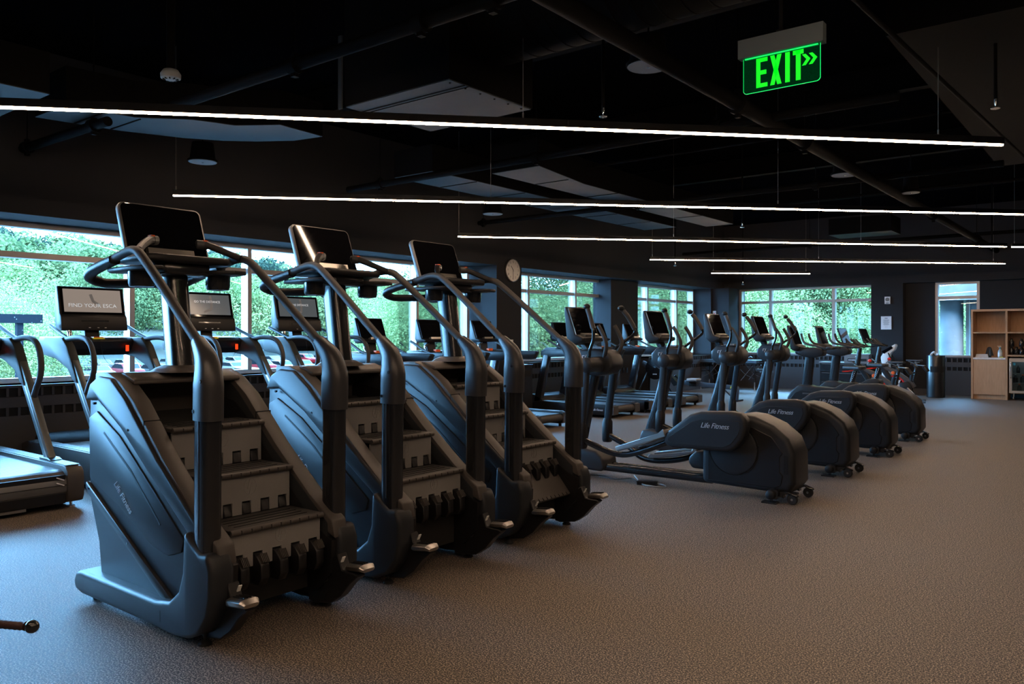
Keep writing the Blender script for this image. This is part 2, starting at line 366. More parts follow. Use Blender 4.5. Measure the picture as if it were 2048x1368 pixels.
# ------------------------------------------------------------------ stair climbers (local x = forward, towards the window wall; y = towards the camera)
MN=PI
def emblem(parent,x,y,z,r=.036):
    """embossed ring with two letter strokes on a riser facing -x"""
    q=B(); ring=[(x,y+r*.86*math.cos(a),z+r*math.sin(a)) for a in [2*PI*i/24 for i in range(24)]]
    q.sweep(ring,.0016,5,closed=True,up=(1,0,0))
    for st in ([(-.10,.85),(-.50,-.28),(.0,-.28)],[(.85,.42),(.22,.42),(-.15,-.95)],[(.10,.02),(.62,.02)]):
        q.sweep([(x,y-r*.8*a,z+r*b_) for a,b_ in st],.0018,5,up=(1,0,0))
    q.build('embossed_emblem','riser_grey',parent)
def climber(X,Y,label,tn,plate=False,glare=False):
    """tn: list of tread nosings (x,z)"""
    t=thing('stair_climber',label,'stair climber',(X,Y,0),MN,'row of stair climbers')
    for s in (1,-1):
        y=lambda a:a*s
        # side shell
        P=[(1.07,.50),(1.09,.80),(1.075,1.04),(1.03,1.11),(.94,1.145),(.80,1.14),(.66,1.045),(.36,.78),(.03,.535),(-.10,.44),(-.10,.15),(.0,.12),(.95,.12),(.98,.30)]
        q=B(); q.prism(P,y(.26),y(.345),.012,2)
        sh=q.build('side_panel','charcoal_shell',t)
        # raised upper band that rolls into the stringer, and the inset pocket
        up=[(1.085,1.02),(1.03,1.11),(.94,1.15),(.80,1.145),(.66,1.055),(.36,.79),(.03,.545),(-.09,.455),(-.06,.38),(.10,.49),(.40,.69),(.70,.90),(.95,1.03)]
        q=B(); q.prism(up,y(.34),y(.368),.014,3); q.build('shoulder_band','charcoal_shell',sh)
        pk=[(1.06,.62),(1.07,.93),(.98,.97),(.74,.86),(.42,.64),(.14,.44),(.16,.38),(.28,.345),(.43,.37),(.74,.51)]
        q=B(); q.prism(pk,y(.34),y(.353),.006,2); q.build('raised_pocket','charcoal_shell',sh)
        q=B(); q.sweep([(.90,y(.3535),.865),(.62,y(.3545),.70),(.34,y(.3545),.48)],(.002,.006),6,up=(0,1,0)); q.build('crease_line','black_plastic',sh)
        q=B(); q.prism([(1.082,.60),(1.092,.57),(1.06,.535),(.60,.30),(.25,.105),(.19,.115),(.20,.145),(.60,.345)],y(.34),y(.362),.006,2); q.build('diagonal_rib','elbow_casting',sh)
        for (a,c) in ((1.05,.565),(.64,.345),(.98,1.01),(.62,.90)):
            q=B(); q.cyl((a,y(.355),c),(a,y(.3645) if c<.9 else y(.3705),c),.0065,seg=8); q.build('screw','black_metal',sh)
        if s>0:
            me=text_mesh('Life Fitness',.052,.0012,.35,'logo_silver',.92)
            link('lettering',me,sh,(.70,.3545,.565),Euler((PI/2,math.radians(38.5),PI),'XYZ'))
        # base tube + boot
        bt=[(1.12,.045),(1.13,.09),(1.11,.135),(1.05,.15),(.30,.15),(.18,.17),(.10,.23),(.065,.32),(.055,.505),(.0,.47),(-.075,.425),(-.135,.43),(-.165,.36),(-.165,.25),(-.14,.16),(-.07,.075),(.03,.035),(.16,.022),(.33,.03),(1.05,.03)]
        q=B(); q.prism(bt,y(.285),y(.405),.022,3,ang=50); q.build('base_frame','charcoal_shell',t,50)
        q=B(); q.sweep([(.245,y(.33),.09),(.25,y(.33),.09)],(.0765,.0615),24,sq=4); q.build('frame_seam','black_plastic',t)
        # stringer
        st=[(1.0,1.165),(.86,1.17),(.74,1.13),(.60,1.04),(.34,.80),(.05,.565),(-.13,.455),(-.15,.37),(-.06,.40),(.05,.47),(.34,.705),(.58,.93),(.70,1.01),(1.0,1.06)]
        q=B(); q.prism(st,y(.265),y(.352),.009,2); so_=q.build('stringer','graphite_shell',t)
        q=B(); q.box(.50-.002,.50+.002,min(y(.26),y(.354)),max(y(.26),y(.354)),.88,.951); q.build('seam','black_plastic',so_)
        # inner skirt
        q=B(); q.prism([(1.0,1.05),(.70,1.0),(.58,.92),(.34,.70),(.05,.46),(-.06,.39),(-.14,.36),(-.13,.20),(-.03,.10),(.15,.10),(1.0,.10)],y(.255),y(.285)); q.build('inner_skirt','black_plastic',t)
        # upright extrusion, elbow, handrail
        q=B(); q.sweep([(-.045,y(.345),.42),(-.05,y(.345),1.05)],(.046,.054),16,sq=3.6)
        up_=q.build('upright','black_metal',t)
        q=B(); q.box(-.052,-.044,min(y(.388),y(.3935)),max(y(.388),y(.3935)),.48,1.03); q.build('groove','elbow_casting',up_)
        pts=curve([(-.05,y(.345),.99),(-.052,y(.345),1.08),(-.052,y(.345),1.17),(-.03,y(.34),1.245),(.015,y(.335),1.295),(.06,y(.33),1.335)],4)
        n=len(pts); pf=[]
        for i in range(n):
            f=i/(n-1); f=max(0,(f-.35)/.65); pf.append((.054-.027*f,.066-.038*f))
        q=B(); q.sweep(pts,pf,20,sq=3.0); el=q.build('elbow_bracket','elbow_casting',t,30)
        for (a,c) in ((-.02,1.03),(-.075,1.16)):
            q=B(); q.cyl((a,y(.395),c),(a,y(.401),c),.008,seg=10); q.build('screw','black_metal',el)
        hp=curve([(.045,y(.33),1.32),(.20,y(.325),1.44),(.45,y(.315),1.635),(.60,y(.31),1.745),(.66,y(.305),1.775),(.74,y(.30),1.782),(.85,y(.30),1.762),(.98,y(.30),1.735)],4)
        q=B(); q.sweep(hp,.0225,12); q.build('handrail','grip_rubber',t)
        # pulse grip, with a red-orange button
        g=[(.68,y(.285),1.782),(.74,y(.235),1.815),(.80,y(.17),1.85),(.82,y(.14),1.853)]
        q=B(); q.sweep(curve(g,3),[(.019,.017)]*4+[(.020,.019)]*3+[(.024,.022)]*3,10,sq=2.6,up=(0,0,1)); gr=q.build('pulse_grip','black_plastic',t)
        q=B(); q.sweep([(.815,y(.150),1.853),(.835,y(.118),1.856),(.838,y(.112),1.855)],[(.025,.024),(.025,.024),(.016,.016)],12,sq=2.8,up=(0,0,1)); q.build('grip_head','elbow_casting',gr)
        q=B(); q.box(.80,.832,y(.150)-.011,y(.150)+.011,1.872,1.880,.002,1); q.build('grip_button','orange_plastic',gr)
        # side tray: arm, cup holder, return loop
        arm=curve([(.90,y(.30),1.745),(1.05,y(.30),1.72),(1.17,y(.295),1.695),(1.235,y(.27),1.668),(1.225,y(.21),1.645),(1.15,y(.17),1.640),(1.02,y(.10),1.640),(.93,y(.0),1.640)],4)
        q=B(); q.sweep(arm,(.026,.030),12,sq=2.6,up=(0,0,1)); q.build('console_arm','black_plastic',t)
        q=B(); q.prism([(.60,y(.20)),(.62,y(.285)),(.74,y(.31)),(.98,y(.30)),(1.06,y(.25)),(1.02,y(.14)),(.90,y(.09)),(.70,y(.12))],1.685,1.708,.008,2,axis='z'); q.build('side_tray','black_plastic',t)
        q=B(); q.lathe([(.066,1.69),(.064,1.625),(.058,1.608),(.02,1.603)],(.79,y(.215),0),24); q.build('cup_holder','black_metal',t)
        # footpad on its curved bracket
        q=B(); q.prism([(.06,.20),(-.10,.26),(-.165,.30),(-.20,.225),(-.235,.222),(-.29,.222),(-.31,.212),(-.25,.165),(-.185,.095),(-.11,.045),(.02,.024),(.06,.03)],y(.268),y(.325),.005,1); br=q.build('footpad_bracket','black_plastic',t)
        q=B(); q.sweep([(-.205,y(.315),.228),(-.225,y(.32),.236),(-.315,y(.32),.246),(-.335,y(.32),.238)],[(.036,.010),(.048,.019),(.048,.018),(.036,.010)],14,sq=3.4); q.build('footpad','pewter',br)
        q=B()
        for dy in (-.015,0,.015):
            q.box(-.31,-.225,y(.32)+dy-.002,y(.32)+dy+.002,.258,.2645,rot=(0,.11,0))
        q.build('footpad_ridge','black_plastic',br)
        q=B(); q.box(-.187,-.183,min(y(.275),y(.292)),max(y(.275),y(.292)),.235,.29,rot=(0,-.5,0)); q.build('warning_sticker','label_white',t)
        # levelling feet
        for fx in (0.0,1.0):
            q=B(); q.cyl((fx,y(.33),.02),(fx,y(.33),.06),.008,seg=10); q.lathe([(.030,0),(.030,.008),(.014,.022),(.008,.026)],(fx,y(.33),0),14); q.build('levelling_foot','tire_rubber',t)
    # top hood and dark well
    q=B(); q.prism([(1.10,.60),(1.10,1.05),(1.05,1.13),(.95,1.165),(.80,1.168),(.70,1.135),(.70,1.11),(.80,1.12),(.99,1.02),(.99,.60)],-.30,.30,.012,2); q.build('top_hood','graphite_shell',t)
    q=B(); q.box(.95,1.10,-.27,.27,.12,.75); q.build('rear_cover','black_plastic',t)
    q=B(); q.prism([(.95,.95),(.62,.86),(.10,.32),(.05,.12),(.95,.12)],-.25,.25); q.build('drive_housing','slot_black',t)
    # treads, risers with notches, ratchet fingers
    hy=.252
    for i,(nx,nz) in enumerate(tn):
        q=B(); q.prism([(nx-.012,nz-.012),(nx-.006,nz+.003),(nx+.02,nz+.006),(nx+.25,nz+.006),(nx+.25,nz-.012),(nx+.02,nz-.016)],-hy,hy,.004,2)
        tr=q.build('tread','tread_rubber',t)
        q=B(); q.cyl((nx-.001,-hy,nz-.006),(nx-.001,hy,nz-.006),.0145,seg=12); q.build('nosing','graphite_shell',tr)
        q=B()
        for k in range(4): q.box(nx+.05+k*.045,nx+.053+k*.045,-.20,.20,nz+.006,nz+.0085)
        for k in range(9): q.box(nx-.017,nx-.008,-.215+k*.052,-.211+k*.052,nz-.012,nz+.004)
        q.build('tread_groove','black_plastic',tr)
        nxt=tn[i+1] if i+1<len(tn) else (nx-.245,nz-.205)
        zb=nxt[1]+.006 if i+1<len(tn) else nz-.175
        zt=nz-.02; rx=nx+.012; nh=.062
        # riser cut with five notches
        ys=[.205,.103,0,-.103,-.205]
        pl=[(-hy+.004,zt),(hy-.004,zt),(hy-.004,zb)]
        for yy in ys: pl+=[(yy+.025,zb),(yy+.025,zb+nh),(yy-.025,zb+nh),(yy-.025,zb)]
        pl+=[(-hy+.004,zb)]
        q=B(); q.prism(pl,rx,rx+.012,.0,axis='x'); rs=q.build('riser','riser_grey',t)
        emblem(rs,rx-.001,-.02,(zt+zb+nh)/2+.008,min(.04,(zt-zb-nh)*.36))
        low=(i+1==len(tn))
        for yy in ys:
            q=B()
            if low:
                q.prism([(rx+.02,zb+nh-.004),(rx-.012,zb+nh-.008),(rx-.045,zb+nh-.035),(rx-.060,zb+.01),(rx-.062,zb-.05),(rx-.04,zb-.085),(rx+.02,zb-.085)],yy-.022,yy+.022,.004,1)
                f=q.build('ratchet_finger','black_plastic',t)
                q=B()
                for k in range(5): q.box(rx-.062,rx-.010,yy-.018+k*.008,yy-.0155+k*.008,zb+.006,zb+.050,rot=(0,.62,0))
                q.build('finger_ridge','graphite_shell',f)
            else:
                q.prism([(rx+.03,zb+nh-.006),(rx+.002,zb+nh-.008),(rx-.012,zb+.002),(rx+.03,zb+.002)],yy-.0215,yy+.0215,.003,1); q.build('ratchet_finger','black_plastic',t)
    if plate:
        a=tn[-1]; x0,z0=a[0]+.03,a[1]-.155
        q=B(); q.prism([(x0,z0),(x0-.17,z0-.20),(x0-.155,z0-.215),(x0+.02,z0-.02)],-hy,hy,.005,2); pl_=q.build('lowest_tread','graphite_shell',t)
        q=B()
        for k in range(10): q.box(x0-.168,x0-.150,-.21+k*.046,-.206+k*.046,z0-.205,z0-.185,rot=(0,.9,0))
        q.build('tread_groove','slot_black',pl_)
    q=B(); q.box(.05,.12,-.26,.26,.10,.32,.01); q.build('kick_plate','slot_black',t)
    # centre post and console
    q=B(); q.sweep([(.80,0,1.165),(.80,0,1.185),(.80,0,1.20)],[(.13,.15),(.105,.125),(.075,.08)],24,sq=3.2); q.build('post_collar','graphite_shell',t)
    q=B(); q.sweep([(.80,0,1.18),(.87,0,1.69)],(.058,.066),20,sq=4.2); po=q.build('centre_post','black_metal',t)
    q=B(); q.sweep([(.745,.03,1.20),(.815,.03,1.66)],.006,6); q.sweep([(.745,-.03,1.20),(.815,-.03,1.66)],.006,6); q.build('post_edge_glint','chrome',po)  # chrome strips imitate light caught on the edges of the black post
    q=B(); q.prism([(.66,-.20),(.70,-.245),(.98,-.245),(1.02,-.20),(1.02,.20),(.98,.245),(.70,.245),(.66,.20)],1.735,1.775,.014,3,axis='z'); sh=q.build('console_shelf','black_plastic',t)
    q=B(); q.prism([(.72,-.13),(.98,-.13),(.98,.13),(.72,.13)],1.675,1.74,.015,2,axis='z'); q.build('shelf_bracket','black_metal',sh)
    R=math.radians(-20)
    def sl(bx0,bx1,y0,y1,z0,z1,bev,nm,m,par,seg=2,rc=0):
        q=B()
        if rc:
            pts=[]
            for (cy,cz,a0) in ((y1-rc,z1-rc,0),(y0+rc,z1-rc,PI/2),(y0+rc,z0+rc,PI),(y1-rc,z0+rc,1.5*PI)):
                for k in range(5): pts.append((cy+rc*math.cos(a0+k*PI/8),cz+rc*math.sin(a0+k*PI/8)))
            q.prism(pts,bx0,bx1,bev,seg,axis='x',ang=60)
        else: q.box(bx0,bx1,y0,y1,z0,z1,bev,seg)
        for v in q.bm.verts:
            x,z=v.co.x,v.co.z; v.co.x=.90+x*math.cos(R)-z*math.sin(R); v.co.z=1.765+x*math.sin(R)+z*math.cos(R)
        return q.build(nm,m,par)
    body=sl(0,.035,-.235,.235,0,.325,.006,'console_housing','bezel_grey',t,2,.035)
    scr=sl(-.004,.004,-.224,.224,.012,.316,.002,'screen','screen_black',body,1,.028)
    sl(-.030,-.002,-.13,.13,.01,.052,.004,'reading_rack','pewter',body)
    sl(-.034,-.010,-.16,.16,-.012,.010,.004,'button_strip','black_plastic',body)
    q=B()
    return t
T1=[(.42,.905),(.175,.695),(-.07,.485)]
climber(-3.24,2.25,'black stair climber nearest the camera, with its dark screen tilted above the treadmill showing words',T1)
climber(-3.255,3.35,'middle stair climber of the row, with a light stripe reflected on its screen',[(.47,.95),(.225,.75),(-.02,.55)])
climber(-3.26,4.42,'farthest stair climber of the row, beside the ellipticals, its lowest step slanted down',[(.54,1.0),(.30,.80),(.05,.60)],plate=True)
# ------------------------------------------------------------------ light strips
def strip(a,b_,label,cables,z=2.75,lab=True):
    a=Vector((*a,0));b_=Vector((*b_,0)); L=(b_-a).length; d=(b_-a).normalized()
    t=thing('light_strip',label,'ceiling light',(a.x,a.y,z),math.atan2(d.y,d.x),'suspended light strips')
    q=B(); q.box(0,L,-.018,.018,.011,.062,.003,1); q.build('housing','black_metal',t)
    q=B(); q.prism([(-.0135,.015),(-.0125,.003),(-.009,-.001),(.009,-.001),(.0125,.003),(.0135,.015)],.006,L-.006,axis='x'); q.build('diffuser','led_warm',t)
    for c in cables:
        q=B(); q.cyl((c,0,.06),(c,0,.10),.006,seg=8); q.cyl((c,0,.09),(c,0,CZ-z),.0022,seg=5); q.build('hanging_cable','pewter',t)
    return t
strip((-6.4,.95),(-.82,6.85),'nearest and longest warm light strip, running off the left edge of the photo',[1.16,4.55,7.6])
strip((-7.63,4.17),(1.0,13.13),'second warm light strip from the camera, starting above the first treadmills and leaving at right',[.03,3.2,6.4,9.6])
strip((-7.65,8.42),(-1.72,14.78),'third warm light strip from the camera, above the clock wall',[.02,3.2,6.2])
strip((-1.66,14.85),(1.0,17.7),'short continuation of the third light strip at the right edge',[.05,2.4])
strip((-7.2,13.21),(-2.15,18.27),'fourth warm light strip from the camera, between the third and the shortest one',[.05,3.3,6.9])
strip((-7.69,16.97),(-5.99,18.51),'shortest and farthest warm light strip, above the wide far window',[.05,2.2])
strip((-3.7,-1.4),(1.9,4.6),'warm light strip above and behind the camera, out of view',[.3,4,7.8])
strip((-.6,-1.9),(4.4,3.4),'warm light strip on the right, behind the camera and out of view',[.3,3.5,6.8])
# ------------------------------------------------------------------ exit sign
t=thing('exit_sign','glowing green EXIT sign with double arrow hanging from the dark ceiling','exit sign',(-1.205,3.35,2.50))
q=B(); q.box(-.18,.18,-.022,.022,.055,.135,.004,1); q.build('housing','exit_housing',t)
q=B()
pts=[(-.163,.058),(.163,.058),(.163,-.085),(.158,-.093),(.150,-.097),(-.150,-.097),(-.158,-.093),(-.163,-.085)]
q.prism(pts,-.003,.003); pn=q.build('acrylic_panel','acrylic',t)
q=B(); q.sweep([(-.163,0,.055),(-.163,0,-.085),(-.158,0,-.093),(-.150,0,-.097),(.150,0,-.097),(.158,0,-.093),(.163,0,-.085),(.163,0,.055)],(.0035,.0012),6); q.build('lit_edge','exit_edge',pn)
q=B(); q.box(-.155,.155,-.006,.006,.050,.056); q.build('lit_slot','exit_edge',t)
q=B()
def bx(x0,x1,z0,z1): q.box(x0,x1,-.0052,-.0035,z0,z1)
zt,zb=.045,-.080
bx(-.105,-.087,zb,zt); bx(-.087,-.056,zt-.017,zt); bx(-.087,-.061,-.026,-.008); bx(-.087,-.056,zb,zb+.017)
for sx in (1,-1):
    c=-.020
    q.prism([(c-sx*.024,zt),(c-sx*.006,zt),(c+sx*.024,zb),(c+sx*.006,zb)],-.0052,-.0035)
bx(.020,.039,zb,zt); bx(.052,.096,zt-.018,zt); bx(.0645,.084,zb,zt)
for a in (.090,.118): q.prism([(a,.022),(a+.015,.022),(a+.034,.000),(a+.015,-.024),(a,-.024),(a+.018,.0)],-.0054,-.0037)
q.build('lettering','exit_green',t,kind='stuff')
q=B(); q.cyl((0,0,.13),(0,0,CZ-2.50),.008,seg=10); q.cyl((0,0,.133),(0,0,.145),.02,seg=14); q.build('hanging_rod','duct_black',t)
# ------------------------------------------------------------------ ceiling services
q=B(); q.lathe([(.355,0),(.355,3.9)],(0,0,0),36,'x'); 
for k in range(26):
    q.lathe([(.356,.05+k*.15),(.360,.055+k*.15),(.360,.06+k*.15),(.356,.065+k*.15)],(0,0,0),36,'x')
o=q.build('spiral_duct','duct_black',ang=25); o.location=(-3.7,4.43,3.66); tag(o,'large round black spiral duct crossing the ceiling beside the exit sign','duct')
t=thing('air_box','black boxed air unit with a pale grey bottom plate, left of the spiral duct','duct',(-4.25,4.45,3.1))
q=B(); q.box(-.54,.55,-.46,.48,.004,.95,.006,1); q.build('casing','duct_black',t)
q=B(); q.box(-.53,.54,-.45,.47,-.004,.004); q.build('bottom_plate','galvanised',t)
q=B(); q.box(-.53,.54,-.30,-.29,-.008,-.003); q.box(-.53,.54,-.255,-.25,-.008,-.003)
for k in range(6): q.cyl((.50,-.40+k*.16,-.01),(.50,-.40+k*.16,-.003),.008,seg=6)
q.build('seam','duct_black',t,kind='stuff')
q=B(); q.box(-.60,-.56,-.47,-.455,-.01,.55); q.build('hanger_strap','galvanised',t)
def duct(label,poly,z,h=.32,seams=(),bm_='galvanised'):
    t=thing('rectangular_duct',label,'duct',(poly[0][0],poly[0][1],z))
    p=[(a-poly[0][0],b_-poly[0][1]) for a,b_ in poly]
    q=B(); q.prism(p,.004,h,axis='z'); q.build('duct_side','duct_black',t)
    q=B(); q.prism(p,-.003,.004,axis='z'); q.build('duct_bottom',bm_,t)
    if seams:
        q=B()
        for (x0,x1,y) in seams: q.box(x0-poly[0][0],x1-poly[0][0],y-poly[0][1]-.006,y-poly[0][1]+.006,-.010,-.002)
        q.build('seam','duct_black',t,kind='stuff')
duct('pale bottomed duct in the ceiling, at the left edge above the nearest strip',[(-7.6,1.7),(-6.56,1.7),(-6.56,2.6),(-7.6,2.6)],3.2)
duct('curved pale duct elbow in the ceiling above the first treadmills',[(-7.62,2.9),(-7.0,2.9),(-6.95,3.45),(-6.62,3.80),(-6.50,4.15),(-6.16,4.39),(-6.2,4.9),(-6.55,4.83),(-6.87,4.62),(-7.1,4.4),(-7.3,4.1),(-7.50,3.6)],3.27,.32,[(-7.55,-7.0,3.2),(-7.5,-6.95,3.5)])
duct('long pale bottomed duct in the ceiling nearest the window wall',[(-7.22,6.8),(-6.58,6.8),(-6.58,8.15),(-6.58,13.05),(-7.22,13.05)],3.29,.32,[(-7.22,-6.58,y) for y in (7.6,8.6,9.6,11,12.1)])
duct('second long pale bottomed duct in the ceiling, parallel to the first',[(-6.12,7.35),(-5.42,7.35),(-5.62,8.6),(-5.62,13.3),(-6.12,13.3)],3.29,.32,[(-6.12,-5.6,y) for y in (8.2,9.4,10.6,12)])
duct('pale duct piece in the ceiling over the ellipticals, far side',[(-4.7,15.6),(-3.6,15.6),(-3.6,16.3),(-4.7,16.3)],3.25,.3)
duct('wide dark duct in the ceiling at the upper right, past the exit sign',[(-1.42,6.0),(-.2,6.0),(-.2,11.5),(-1.42,11.5)],3.45,.45,(),'duct_black')
def pipe(label,a,b_,r,cl=(),name='ceiling_pipe'):
    t=thing(name,label,'pipe',a); e=Vector(b_)-Vector(a); L=e.length; d=e.normalized()
    q=B(); q.cyl((0,0,0),e,r,seg=16); q.build('pipe_run','duct_black',t)
    for c in cl:
        p=d*c
        q=B(); q.cyl(p-d*.04,p+d*.04,r*1.45,seg=14); q.box(p.x-.02,p.x+.02,p.y-.02,p.y+.02,-r*1.9,r*1.9); q.build('coupling','duct_black',t)
        q=B(); q.cyl(p,p+Vector((0,0,CZ-a[2])),.005,seg=6); q.build('hanger_rod','duct_black',t)
pipe('black sprinkler pipe passing under the boxed air unit',(-6.1,3.35,3.2),(-1.9,3.38,3.2),.042,(1.55,2.75,3.3))
pipe('black pipe at the left edge above the first treadmills',(-8.7,3.2,3.2),(-7.0,3.24,3.2),.042,(.1,1.45))
pipe('thick black pipe running away from the camera through the ceiling centre',(-2.54,2.6,3.2),(-2.54,20.2,3.2),.06,(3.5,5.1,11,15))
pipe('black pipe crossing the ceiling beyond the nearest strip',(-8.0,6.73,3.22),(-1.5,6.73,3.22),.04,(.6,3,5))
pipe('black pipe crossing the ceiling above the clock pier',(-8.7,10.1,3.22),(-1.2,10.1,3.22),.036,(.1,3,5.5))
pipe('thin black conduit crossing the ceiling at mid distance',(-5.5,8.6,3.5),(2,8.6,3.5),.016)
pipe('thin black conduit crossing the ceiling past mid distance',(-5.5,12.3,3.4),(2,12.3,3.4),.018)
pipe('thin black conduit running away at the upper right',(-1.36,4.0,3.3),(-1.0,11,3.3),.016)
pipe('black pipe crossing the ceiling near the far wall',(-8.7,17.6,3.3),(4,17.6,3.3),.035,(3,7))
def steel_beam(y):
    q=B(); q.box(-8.8,5,-.06,.06,0,.012); q.box(-8.8,5,-.005,.005,.0,.3); q.box(-8.8,5,-.06,.06,.29,.3)
    o=q.build('roof_beam','duct_black'); o.location=(0,y,CZ-.31); return o
for y,l in ((6.0,'black roof beam nearest the camera'),(9.2,'second black roof beam from the camera'),(12.6,'third black roof beam from the camera'),(15.8,'fourth black roof beam from the camera')):
    tag(steel_beam(y),l+', high in the dark ceiling','beam')
# speakers, detector, sprinklers
def speaker(x,y,z,r,label):
    t=thing('ceiling_speaker',label,'speaker',(x,y,z),0,'pendant ceiling speakers')
    q=B(); q.lathe([(r,0),(r+.008,.004),(r+.008,.02),(r*.9,.035),(r*.75,.20),(.02,.22)],seg=32); q.build('speaker_can','duct_black',t)
    q=B(); q.lathe([(r-.004,-.004),(r,.002)],seg=32); q.build('grille','soffit_panel',t)
    q=B(); q.cyl((0,0,-.008),(0,0,-.004),.012,seg=10); q.build('grille_badge','chrome',t)
    q=B(); q.cyl((0,0,.2),(0,0,CZ-z),.006,seg=6); q.build('hanging_rod','duct_black',t)
speaker(-2.67,4.88,3.2,.145,'round pale ceiling speaker left of the exit sign')
speaker(-2.71,9.59,3.2,.145,'round ceiling speaker at mid distance, right of the thick pipe')
speaker(-7.86,4.63,3.2,.145,'round ceiling speaker above the first treadmills')
speaker(-7.78,9.36,3.2,.15,'faint round ceiling speaker above the third light strip')
speaker(-2.38,11.32,3.2,.11,'small white round ceiling speaker in two halves')
t=thing('smoke_detector','round smoke detector hanging above the left end of the nearest strip','detector',(-5.48,2.98,3.2))
q=B(); q.lathe([(.03,-.012),(.055,-.006),(.068,.0),(.070,.03),(.05,.06),(.02,.07)],seg=24); q.build('detector_case','soffit_panel',t)
q=B()
for k in range(10):
    a=k*2*PI/10; q.box(.045*math.cos(a)-.01,.045*math.cos(a)+.01,.045*math.sin(a)-.004,.045*math.sin(a)+.004,-.013,-.006,rot=(0,0,a))
q.build('detector_vent','duct_black',t)
q=B(); q.cyl((0,0,.06),(0,0,CZ-3.2),.03,seg=12); q.build('mounting_stem','duct_black',t)
def sprinkler(x,y,z,label):
    t=thing('sprinkler_head',label,'sprinkler',(x,y,z),0,'pendant sprinkler heads')
    q=B(); q.lathe([(.03,0),(.032,.004),(.012,.012),(.006,.02),(.012,.05),(.012,.07)],seg=14); q.build('deflector','chrome',t)
    q=B(); q.cyl((0,0,.06),(0,0,CZ-z),.012,seg=8); q.build('drop_pipe','duct_black',t)
sprinkler(-4.68,11.41,2.95,'sprinkler head hanging between the second and third light strips')
sprinkler(-7.57,14.96,2.78,'sprinkler head hanging beside the left end of the fourth strip')
sprinkler(-7.9,19.3,2.62,'sprinkler head below the shortest light strip at the corner')
sprinkler(-.84,6.64,2.98,'sprinkler head hanging at the upper right beyond the exit sign')
sprinkler(-2.0,15.4,2.80,'sprinkler head hanging at the right end of the third strip')
sprinkler(-3.2,5.15,3.0,'small brass topped sprinkler below the round duct')
# ------------------------------------------------------------------ wall items
t=thing('wall_clock','round white wall clock on the dark pier between the left windows','clock',(-8.80,11.11,2.505),0)
q=B(); q.lathe([(.205,0),(.21,.01),(.205,.035),(.195,.04),(.192,.032)],seg=40,axis='x'); q.build('clock_rim','pewter',t)
q=B(); q.lathe([(.194,.025),(.194,.030)],seg=40,axis='x'); q.build('dial','clock_face',t)
RX=Euler((PI/2,0,PI/2))
for k in range(1,13):
    a=k*PI/6; me=text_mesh(str(k),.055,.0008,0,'ink'); link('numeral',me,t,(.032,.148*math.sin(a),.148*math.cos(a)),RX)
for nm,ang,l,w in (('hour_hand',math.radians(322),.095,.006),('minute_hand',PI,.14,.004)):
    q=B(); q.sweep([(.035,-.02*math.sin(ang),-.02*math.cos(ang)),(.035,l*math.sin(ang),l*math.cos(ang))],(w,.002),6,up=(0,math.cos(ang),-math.sin(ang))); q.build(nm,'ink',t)
def plate(name,label,cat,loc,w,h,face,m='white_plastic',det=None,d=.012):
    """face: 'x' (window wall, faces +x) or 'y' (far wall, faces -y)"""
    t=thing(name,label,cat,loc)
    q=B()
    if face=='x': q.box(0,d,-w/2,w/2,-h/2,h/2,.003,1)
    else: q.box(-w/2,w/2,-d,0,-h/2,h/2,.003,1)
    q.build('plate',m,t)
    for (a,c,dw,dh,mm,nm) in (det or []):
        q=B()
        if face=='x': q.box(d-.001,d+.004,a-dw/2,a+dw/2,c-dh/2,c+dh/2)
        else: q.box(a-dw/2,a+dw/2,-d-.004,-d+.001,c-dh/2,c+dh/2)
        q.build(nm,mm,t)
    return t
plate('light_switch','small white wall switch below the clock','switch',(-8.80,11.10,1.22),.075,.115,'x',det=[(0,0,.035,.035,'ink','rocker')])
for yy,l in ((15.3,'left black power outlet low on the second pier'),(15.45,'middle black power outlet low on the second pier'),(15.6,'right black power outlet low on the second pier')):
    plate('power_outlet',l,'outlet',(-9.08,yy,.58),.07,.115,'x','black_metal',[(0,.02,.03,.02,'chrome','socket')])
plate('power_outlet','black power outlet on the radiator cover by the second treadmill','outlet',(-8.80,4.23,.50),.10,.13,'x','black_metal',[(0,.02,.05,.03,'slot_black','socket')])
t=thing('notice_board','framed white notice with lines of print on the far pier','notice',(-4.78,20.235,1.645))
q=B(); q.box(-.115,.115,-.006,.0,-.155,.155,.003,1); q.build('frame','white_print',t)
q=B(); q.box(-.105,.105,-.008,-.005,-.145,.145); q.build('sheet','paper',t)
q=B(); q.box(-.035,.035,-.0095,-.0075,.105,.118)
for k in range(9): 
    w_=random.uniform(.05,.085); q.box(-w_,w_,-.0095,-.0075,.075-k*.016,.080-k*.016)
q.sweep([(.022*math.cos(a),-.0085,-.098+.022*math.sin(a)) for a in [i*PI/8 for i in range(16)]],.0015,4,closed=True); q.build('print','ink',t)
t=thing('wall_strobe','small cream wall alarm speaker high on the far pier','alarm',(-4.75,20.24,2.175))
q=B(); q.box(-.06,.06,-.03,.0,-.085,.085,.01,2); q.build('alarm_case','white_plastic',t)
q=B(); q.lathe([(.042,-.035),(.045,-.03),(.045,-.02)],(0,0,.02),20,'y'); q.build('alarm_grille','bezel_grey',t)
q=B(); q.box(-.03,.03,-.033,-.028,-.07,-.055); q.build('alarm_slot','ink',t)
plate('wall_sign','small white sign with a red mark on the corner column','sign',(-8.84,19.715,1.86),.09,.26,'y','white_print',[(0,.04,.04,.06,'red_plastic','red_mark')])
t=thing('fire_extinguisher','orange red extinguisher in the dark corner beside the column','extinguisher',(-8.62,20.12,1.28))
